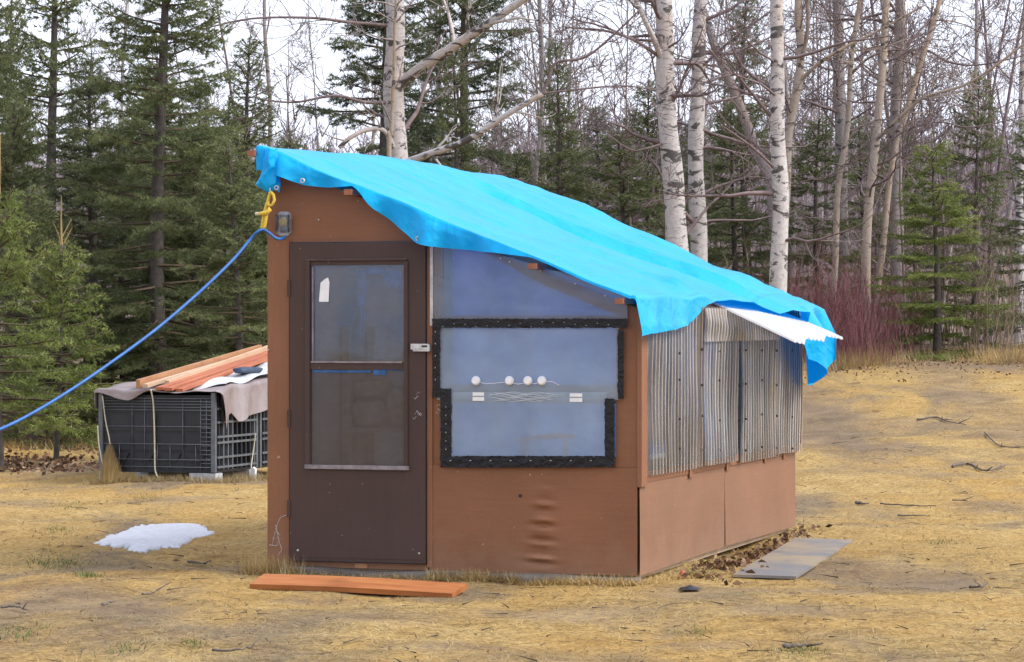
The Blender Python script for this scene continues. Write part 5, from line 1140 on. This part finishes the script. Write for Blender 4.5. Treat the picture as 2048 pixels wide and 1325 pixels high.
def sapling(seed, H_, r0, bark, nbr, brlen, fine=2):
    r = np.random.default_rng(seed); P = [np.array([0, 0, -0.1])]; d = norm(np.array([r.normal(0, 0.06), r.normal(0, 0.06), 1]))
    for k in range(9): d = norm(d + r.normal(0, 0.045, 3) + np.array([0, 0, 0.05])); P.append(P[-1] + d * H_ / 9)
    P = np.array(P); tr = MB().tube(P, np.linspace(r0, 0.008, 10), 6, caps=False); br = MB()
    for k in range(nbr):
        f = r.uniform(0.12, 0.98); i = min(int(f * 9), 8); q = P[i] + (P[i+1] - P[i]) * (f * 9 - i); az = r.uniform(0, 6.28)
        grow(br, q, np.array([math.cos(az), math.sin(az), r.uniform(0.35, 1.1)]), brlen * r.uniform(0.5, 1.2) * (1.15 - 0.6 * f), max(0.009, r0 * 0.38 * (1 - f * 0.6)), fine, r, 6, 0.13, 0.06, 0.0055, (3, 6))
    return tr.mesh('sapling_trunk', bark), br.mesh('sapling_crown', bark)
saps = [sapling(101, 8.5, 0.050, GB, 17, 1.9), sapling(102, 7.5, 0.040, PB, 18, 1.7), sapling(103, 9.5, 0.060, PB, 18, 2.2), sapling(104, 6.5, 0.032, BB, 17, 1.4), sapling(105, 10.0, 0.075, GB, 16, 2.3)]
r = np.random.default_rng(202)
def far_sap(X, Y, s_, k, label, group):
    o = empty('bare_sapling', (X, Y, float(terrain(X, Y))), float(r.uniform(0, 6.28)), label, 'bare tree', group); o.scale = (s_, s_, s_ * float(r.uniform(0.9, 1.15)))
    link('trunk', saps[k][0], o); link('crown', saps[k][1], o)
n = 0
while n < 95:
    Y = float(46 + 45 * r.random() ** 1.2); px_ = float(r.uniform(-60, 2110))
    if px_ < 1000 and r.random() < 0.55: continue
    far_sap((px_ - CX) / FPX * Y, Y, float(r.uniform(0.75, 1.15)), int(r.integers(0, 5)), *(('thin bare leafless sapling among the spruces left of the shed', 'bare saplings left of the shed') if px_ < 520 else ('thin bare leafless sapling in the woods above the blue tarp', 'bare saplings behind the shed') if px_ < 1290 else ('thin bare leafless sapling among the birches right of the shed', 'bare saplings among the birches'))); n += 1

for k in range(26):
    Y = float(r.uniform(44.5, 62)); px_ = float(r.uniform(1290, 2100)); far_sap((px_ - CX) / FPX * Y, Y, float(r.uniform(0.7, 1.0)), int(r.choice([1, 3])), 'thin bare leafless sapling among the birches right of the shed', 'bare saplings among the birches')
# brush at the clearing edge: clumps of stems
def brush_mesh(name, seed, n_, H_, spread, m, lean=0.35, w_=0.008, forks=3):
    r = np.random.default_rng(seed); T_, tone = [], []
    for k in range(n_):
        b = np.array([r.normal(0, spread), r.normal(0, spread), -0.03]); h = H_ * r.uniform(0.45, 1.1); d = np.array([r.normal(0, lean), r.normal(0, lean), 1.0]); d2 = d + r.normal(0, 0.2, 3)
        p1 = b + d * h * 0.5; p2 = p1 + d2 * h * 0.5; tn = r.random(); sv = np.array([w_ / 2, 0, 0]); sv2 = np.array([0, w_ / 2, 0])
        for s_ in (sv, sv2):
            T_.append((b - s_, b + s_, p1 + s_ * 0.7)); T_.append((b - s_, p1 + s_ * 0.7, p1 - s_ * 0.7)); T_.append((p1 - s_ * 0.7, p1 + s_ * 0.7, p2)); tone += [tn] * 3
        for q in range(forks):
            f = r.uniform(0.2, 0.95); p = b + d * h * 0.5 * min(1, f * 2) + (d2 * h * 0.5 * (f * 2 - 1) if f > 0.5 else 0); e = p + (d * 0.7 + r.normal(0, 0.5, 3)) * h * r.uniform(0.12, 0.3)
            T_.append((p - sv * 0.6, p + sv * 0.6, e)); T_.append((p - sv2 * 0.6, p + sv2 * 0.6, e)); tone += [tn, tn]
    return tri_mesh(name, np.array(T_), np.array(tone), m)
reds = [brush_mesh('red_brush', 301 + k, 90, 1.25, 0.34, M['redtwig'], 0.22, 0.009, 5) for k in range(2)]
for k, (px_, Y, s_) in enumerate([(1625, 42.5, 0.95), (1665, 42, 1.05), (1700, 42.5, 1.1), (1735, 42, 1.0), (1770, 42.5, 0.8), (1600, 43.5, 1.0), (1650, 43.5, 1.15), (1715, 44, 1.15), (1795, 43.5, 0.8), (1680, 41.2, 0.7), (1745, 41, 0.6)]):
    X = (px_ - CX) / FPX * Y; o = link('red_shrub', reds[k % 2], label='dense purplish red leafless shrub between lone birch and open spruce', cat='shrub', group='red shrubs at the clearing edge'); o.location = (X, Y, float(terrain(X, Y))); o.rotation_euler = (0, 0, k * 1.3); o.scale = (s_, s_, s_)
pales = [brush_mesh('pale_brush', 321 + k, 22, 2.3, 0.30, M['palestem'], 0.16, 0.011, 4) for k in range(2)]
for k, (px_, Y, s_) in enumerate([(1440, 44, 1.0), (1490, 43, 0.9), (1520, 45, 1.1), (1600, 45, 1.1), (1650, 46, 1.2), (1700, 46.5, 1.2), (1760, 45, 1.1), (1800, 44, 0.9), (1930, 43, 1.0), (1960, 42.5, 0.9), (2000, 43, 1.1), (2035, 42, 0.9), (1225, 46, 1.1), (1290, 47, 1.1), (1910, 46, 1.2), (1985, 47, 1.3), (1830, 47, 1.2), (30, 40, 1.0), (220, 42, 1.0), (420, 41, 0.9)]):
    X = (px_ - CX) / FPX * Y; o = link('brush_clump', pales[k % 2], label=('clump of thin pale bare stems under the left spruces' if px_ < 600 else 'clump of thin pale bare stems behind the blue tarp' if px_ < 1580 else 'clump of thin pale bare stems around the open green spruce'), cat='brush', group=('pale brush at left' if px_ < 600 else 'pale brush behind the tarp' if px_ < 1580 else 'pale brush at right')); o.location = (X, Y, float(terrain(X, Y))); o.rotation_euler = (0, 0, k * 2.1); o.scale = (s_, s_, s_ * 0.9)

# distant bare wood on the hillside, one mass
r = np.random.default_rng(404); NT_ = 3600
Y = 92 + 380 * r.random(NT_) ** 1.1; X = (r.uniform(-250, 2300, NT_) - CX) / FPX * Y
n2_ = 1500; Y2 = 45 + 300 * r.random(n2_) ** 1.6; P2 = r.uniform(0.20, 0.75, n2_) * np.where(r.random(n2_) < 0.5, -1, 1); X = np.concatenate([X, P2 * Y2]); Y = np.concatenate([Y, Y2]); NT_ += n2_
Z = terrain(X, Y); Hh = r.uniform(4.5, 8.0, NT_)
T_, tone = [], []
base = np.stack([X, Y, Z - 0.3], -1); lean = r.normal(0, 0.05, (NT_, 2)); top = base + np.stack([lean[:, 0] * Hh, lean[:, 1] * Hh, Hh], -1); sv = np.stack([0.045 + 0.00016 * Y, np.zeros(NT_), np.zeros(NT_)], -1)
T_.append(np.stack([base - sv, base + sv, top], 1)); tn = r.random(NT_); tone.append(tn)
for k in range(16):
    f = r.uniform(0.25, 0.98, NT_)[:, None]; p = base + (top - base) * f; az = r.uniform(0, 6.28, NT_); ln = (Hh * r.uniform(0.10, 0.28, NT_) * (1.15 - 0.7 * f[:, 0]))[:, None]
    e = p + np.stack([np.cos(az) * 0.75, np.sin(az) * 0.75, r.uniform(0.4, 1.3, NT_)], -1) * ln; s2 = sv * 0.5; T_.append(np.stack([p - s2, p + s2, e], 1)); tone.append(tn)
    g = r.uniform(0.3, 0.8, NT_)[:, None]; p2 = p + (e - p) * g; e2 = p2 + np.stack([r.normal(0, 0.5, NT_), r.normal(0, 0.5, NT_), r.uniform(0.2, 1.0, NT_)], -1) * ln * 0.6; T_.append(np.stack([p2 - s2 * 0.7, p2 + s2 * 0.7, e2], 1)); tone.append(tn)
link('distant_wood', tri_mesh('distant_wood', np.concatenate(T_), np.concatenate(tone), M['farwood']), kind='stuff', label='distant mass of bare purple-grey trees on the hillside, paled by painted haze')

# ------------------------------------------------------------------ dead grass, litter and sticks on the ground
r = np.random.default_rng(505)
def scatter(n_, y0, y1, pw_=1.0, xpad=1.12):
    Y = y0 + (y1 - y0) * r.random(n_) ** pw_; X = r.uniform(-1, 1, n_) * (1024 / FPX) * Y * xpad; return X, Y
def inside_shed(X, Y):
    a = (X - O2[0]) * E1[0] + (Y - O2[1]) * E1[1]; b = (X - O2[0]) * E2[0] + (Y - O2[1]) * E2[1]; return (a > 0.0) & (a < W) & (b > 0.0) & (b < L)
def blades(X, Y, lmin, lmax, rise, w_, lay=1.0, tone=None):
    n_ = len(X); az = r.uniform(0, 6.283, n_); ln = r.uniform(lmin, lmax, n_); Z = terrain(X, Y) - 0.002; d = np.stack([np.cos(az), np.sin(az)], -1); e = np.stack([X, Y], -1) + d * (ln * lay)[:, None]
    tip = np.concatenate([e, (terrain(e[:, 0], e[:, 1]) + r.uniform(0.002, 1, n_) * rise)[:, None]], 1); sv = np.stack([-d[:, 1], d[:, 0], np.zeros(n_)], -1) * w_ / 2; b = np.stack([X, Y, Z], -1)
    return np.stack([b - sv, b + sv, tip], 1), (r.beta(2.2, 2.0, n_) if tone is None else tone)
X, Y = scatter(165000, 11.5, 48, 1.55, 1.25); cx_, cy_ = scatter(7000, 11.5, 46, 1.5); ti = r.integers(0, 7000, 95000); X = np.concatenate([X, cx_[ti] + r.normal(0, 0.035, 95000)]); Y = np.concatenate([Y, cy_[ti] + r.normal(0, 0.045, 95000)])
k = ~inside_shed(X, Y) & (r.random(len(X)) > 0.88 * mud(X, Y)); V1, t1 = blades(X[k], Y[k], 0.03, 0.19, 0.020, 0.0046)
# taller wisps at edges: shed base, bins, tree line
def along(p0, p1, n_, sp): f = r.random(n_)[:, None]; P = np.asarray(p0)[:2] * (1 - f) + np.asarray(p1)[:2] * f + r.normal(0, sp, (n_, 2)); return P[:, 0], P[:, 1]
parts_v, parts_t = [V1], [t1]
for (p0, p1, n_, sp_, l0, l1, ri, lay) in [(world_of(-0.05, -0.08, 0), world_of(W + 0.1, -0.1, 0), 2600, 0.06, 0.05, 0.14, 0.05, 0.8), (world_of(-0.12, -0.05, 0), world_of(0.25, -0.12, 0), 700, 0.05, 0.08, 0.22, 0.17, 0.5), (world_of(W + 0.1, -0.1, 0), world_of(W + 0.12, 2.2, 0), 1000, 0.06, 0.05, 0.13, 0.055, 0.8), (world_of(W + 0.08, 2.2, 0), world_of(W + 0.1, L, 0), 900, 0.07, 0.04, 0.12, 0.05, 0.8),
        (world_of(1.15, -0.10, 0), world_of(1.75, -0.09, 0), 1500, 0.035, 0.05, 0.14, 0.09, 0.6), (world_of(1.85, -0.10, 0), world_of(2.5, -0.10, 0), 1100, 0.045, 0.05, 0.14, 0.075, 0.6), (world_of(0.35, -0.10, 0), world_of(0.55, -0.10, 0), 260, 0.03, 0.05, 0.12, 0.06, 0.6), (bw(0.0, -0.12, 0), bw(1.5, -0.10, 0), 2600, 0.07, 0.06, 0.2, 0.10, 0.6), (bw(BW + 0.12, 0, 0), bw(BW + 0.15, 2.6, 0), 2200, 0.08, 0.06, 0.2, 0.12, 0.6),
        ((3.4, 41.5), (8.5, 42.8), 5000, 0.6, 0.10, 0.36, 0.22, 0.6), ((4.5, 40.6), (5.2, 40.7), 900, 0.25, 0.2, 0.45, 0.36, 0.4), ((6.8, 41.3), (7.6, 41.3), 900, 0.25, 0.2, 0.45, 0.36, 0.4), ((-8.0, 36.5), (-3.0, 38), 6000, 0.8, 0.1, 0.3, 0.2, 0.6)]:
    X, Y = along(p0, p1, n_, sp_); k = ~inside_shed(X, Y); v_, t_ = blades(X[k], Y[k], l0, l1, ri, 0.0055, lay, r.beta(3, 1.8, int(k.sum()))); parts_v.append(v_); parts_t.append(t_)
link('dead_grass', tri_mesh('dead_grass', np.concatenate(parts_v), np.concatenate(parts_t), M['straw']), kind='stuff', label='matted dead straw-coloured grass covering the yard')
gv, gt_ = [], []
for (px_, py_, n_, sp_) in [(90, 1125, 260, 0.12), (130, 1130, 200, 0.08), (178, 1152, 160, 0.05), (35, 1272, 200, 0.09), (110, 1060, 120, 0.07), (145, 1015, 100, 0.07), (250, 1300, 100, 0.06), (1600, 1300, 130, 0.06), (1395, 1148, 160, 0.08), (1390, 1268, 80, 0.05), (1880, 1085, 80, 0.1), (380, 1290, 70, 0.04), (290, 1000, 70, 0.1)]:
    p = ground_px(px_, py_); X = p[0] + r.normal(0, sp_, n_); Y = p[1] + r.normal(0, sp_ * 2.2, n_); v_, t_ = blades(X, Y, 0.03, 0.09, 0.045, 0.005, 0.7, r.random(n_)); gv.append(v_); gt_.append(t_)
link('green_grass', tri_mesh('green_grass', np.concatenate(gv), np.concatenate(gt_), M['greengrass']), kind='stuff', label='few tufts of new green grass in the dead lawn')
# leaf litter: beside the right wall, under the spruces
lv, lt = [], []
def leaves(X, Y, s0, s1):
    n_ = len(X); c = np.stack([X, Y, terrain(X, Y) + r.uniform(0.0, 0.03, n_)], -1); a = r.normal(size=(n_, 3)) * np.array([1, 1, 0.45]); a /= np.linalg.norm(a, axis=1, keepdims=True); b = np.cross(a, r.normal(size=(n_, 3))); b /= np.linalg.norm(b, axis=1, keepdims=True); s_ = r.uniform(s0, s1, n_)[:, None]
    lv.append(np.stack([c - a * s_, c + b * s_ * 0.6, c + a * s_], 1)); t_ = r.random(n_) ** 1.3; lt.append(t_); lv.append(np.stack([c - a * s_, c + a * s_, c - b * s_ * 0.6], 1)); lt.append(t_)
for (p0, p1, n_, sp_) in [(world_of(W + 0.22, 0.7, 0), world_of(W + 0.12, L, 0), 300, 0.09), (world_of(W + 0.35, 0.3, 0), world_of(W + 0.35, 1.6, 0), 60, 0.12)]:
    X, Y = along(p0, p1, n_, sp_); k = ~inside_shed(X, Y); leaves(X[k], Y[k], 0.015, 0.04)
X, Y = along((-7.2, 33.8), (-4.4, 32.2), 1100, 0.6); leaves(X, Y, 0.02, 0.05)
X, Y = along((-8, 36.5), (-3, 38), 1600, 1.2); leaves(X, Y, 0.02, 0.05)
X, Y = along((3.0, 40), (9, 42), 1300, 1.0); leaves(X, Y, 0.012, 0.028)
link('leaf_litter', tri_mesh('leaf_litter', np.concatenate(lv), np.concatenate(lt), M['litter']), kind='stuff', label='brown fallen leaves along the shed and under trees')
# small dark twig bits
X, Y = scatter(2000, 12, 44, 1.4); k = ~inside_shed(X, Y); X, Y = X[k], Y[k]; n_ = len(X); az = r.uniform(0, 6.283, n_); ln = 0.015 + 0.20 * r.random(n_) ** 3.2; d = np.stack([np.cos(az), np.sin(az)], -1); w_ = r.uniform(0.001, 0.0042, n_)
e = np.stack([X, Y], -1) + d * ln[:, None]; b = np.stack([X, Y, terrain(X, Y) + 0.006], -1); tip = np.concatenate([e, (terrain(e[:, 0], e[:, 1]) + r.uniform(0.006, 0.03, n_))[:, None]], 1); sv = np.stack([-d[:, 1] * w_, d[:, 0] * w_, np.zeros(n_)], -1); uv = np.stack([np.zeros(n_), np.zeros(n_), 2 * w_], -1)
V = np.concatenate([np.stack([b - sv, b + sv, tip], 1), np.stack([b, b + uv, tip], 1)]); link('twig_litter', tri_mesh('twig_litter', V, np.tile(r.random(n_) ** 1.5, 2), M['twigbits']), kind='stuff', label='dark broken twig bits strewn in the dead grass')
# single sticks one can point at
def stick(pts, r0, lab, kids=2, seed=0):
    rr2 = np.random.default_rng(seed); P = [ground_px(*p) for p in pts]; org = P[0].copy(); P = [p - org + np.array([0, 0, 0.012 + 0.01 * rr2.random()]) for p in P]; Pc = catmull(np.array(P), np.linspace(0, len(P) - 1, 14)); Pc[:, 2] += np.abs(rr2.normal(0, 0.004, 14)); mb = MB().tube(Pc, np.linspace(r0, r0 * 0.45, 14), 6)
    for k in range(kids): i = rr2.integers(4, 13); dv = rot_towards(Pc[i] - Pc[i-1], 0.7, rr2.uniform(0, 6.28)); dv[2] = abs(dv[2]) * 0.5; mb.tube([Pc[i], Pc[i] + norm(dv) * rr2.uniform(0.05, 0.16)], [r0 * 0.6, r0 * 0.3], 4)
    o = mb.obj('stick', M['stick'], None, label=lab, cat='stick', group='sticks on the grass'); o.location = tuple(org)
stick([(1905, 800), (1912, 802), (1940, 803), (1970, 798), (2010, 790)], 0.016, 'long forked stick on the grass, upper right', 4, 1)
stick([(1835, 828), (1870, 826), (1895, 832), (1932, 836)], 0.012, 'thin crooked stick below the long forked stick', 3, 2)
stick([(1712, 1008), (1722, 1011), (1738, 1012)], 0.014, 'short thick dark stick right of the shed', 0, 3)
stick([(1760, 1013), (1810, 1015), (1872, 1019)], 0.008, 'long straight thin stick beside the short dark stick', 0, 4)
stick([(1795, 1036), (1830, 1037), (1860, 1037)], 0.008, 'thin stick just below the long straight one', 0, 5)
stick([(1970, 882), (2000, 895), (2048, 898)], 0.010, 'curved stick near the right picture edge', 3, 6)
stick([(1905, 1005), (1935, 1007)], 0.007, 'small stick right of the long straight one', 1, 7)
stick([(1940, 1180), (1960, 1182), (1975, 1172)], 0.009, 'small bent stick in the lower right grass', 1, 8)
stick([(425, 1310), (470, 1308), (505, 1303)], 0.007, 'thin pale stick at the bottom left of the grass', 1, 9)
stick([(285, 1196), (300, 1193), (314, 1189)], 0.008, 'short dark stick below the snow patch', 1, 10)
stick([(205, 1215), (228, 1209)], 0.009, 'short stick in the muddy patch, lower left', 0, 11)
stick([(2, 1222), (30, 1221), (55, 1228)], 0.008, 'pale stick at the left picture edge', 1, 12)
stick([(375, 1131), (395, 1132), (412, 1135)], 0.010, 'grey stick on the grass right below the snow', 1, 13)
stick([(1568, 1302), (1590, 1300), (1622, 1299)], 0.013, 'mossy dark stick at the bottom right', 1, 14)
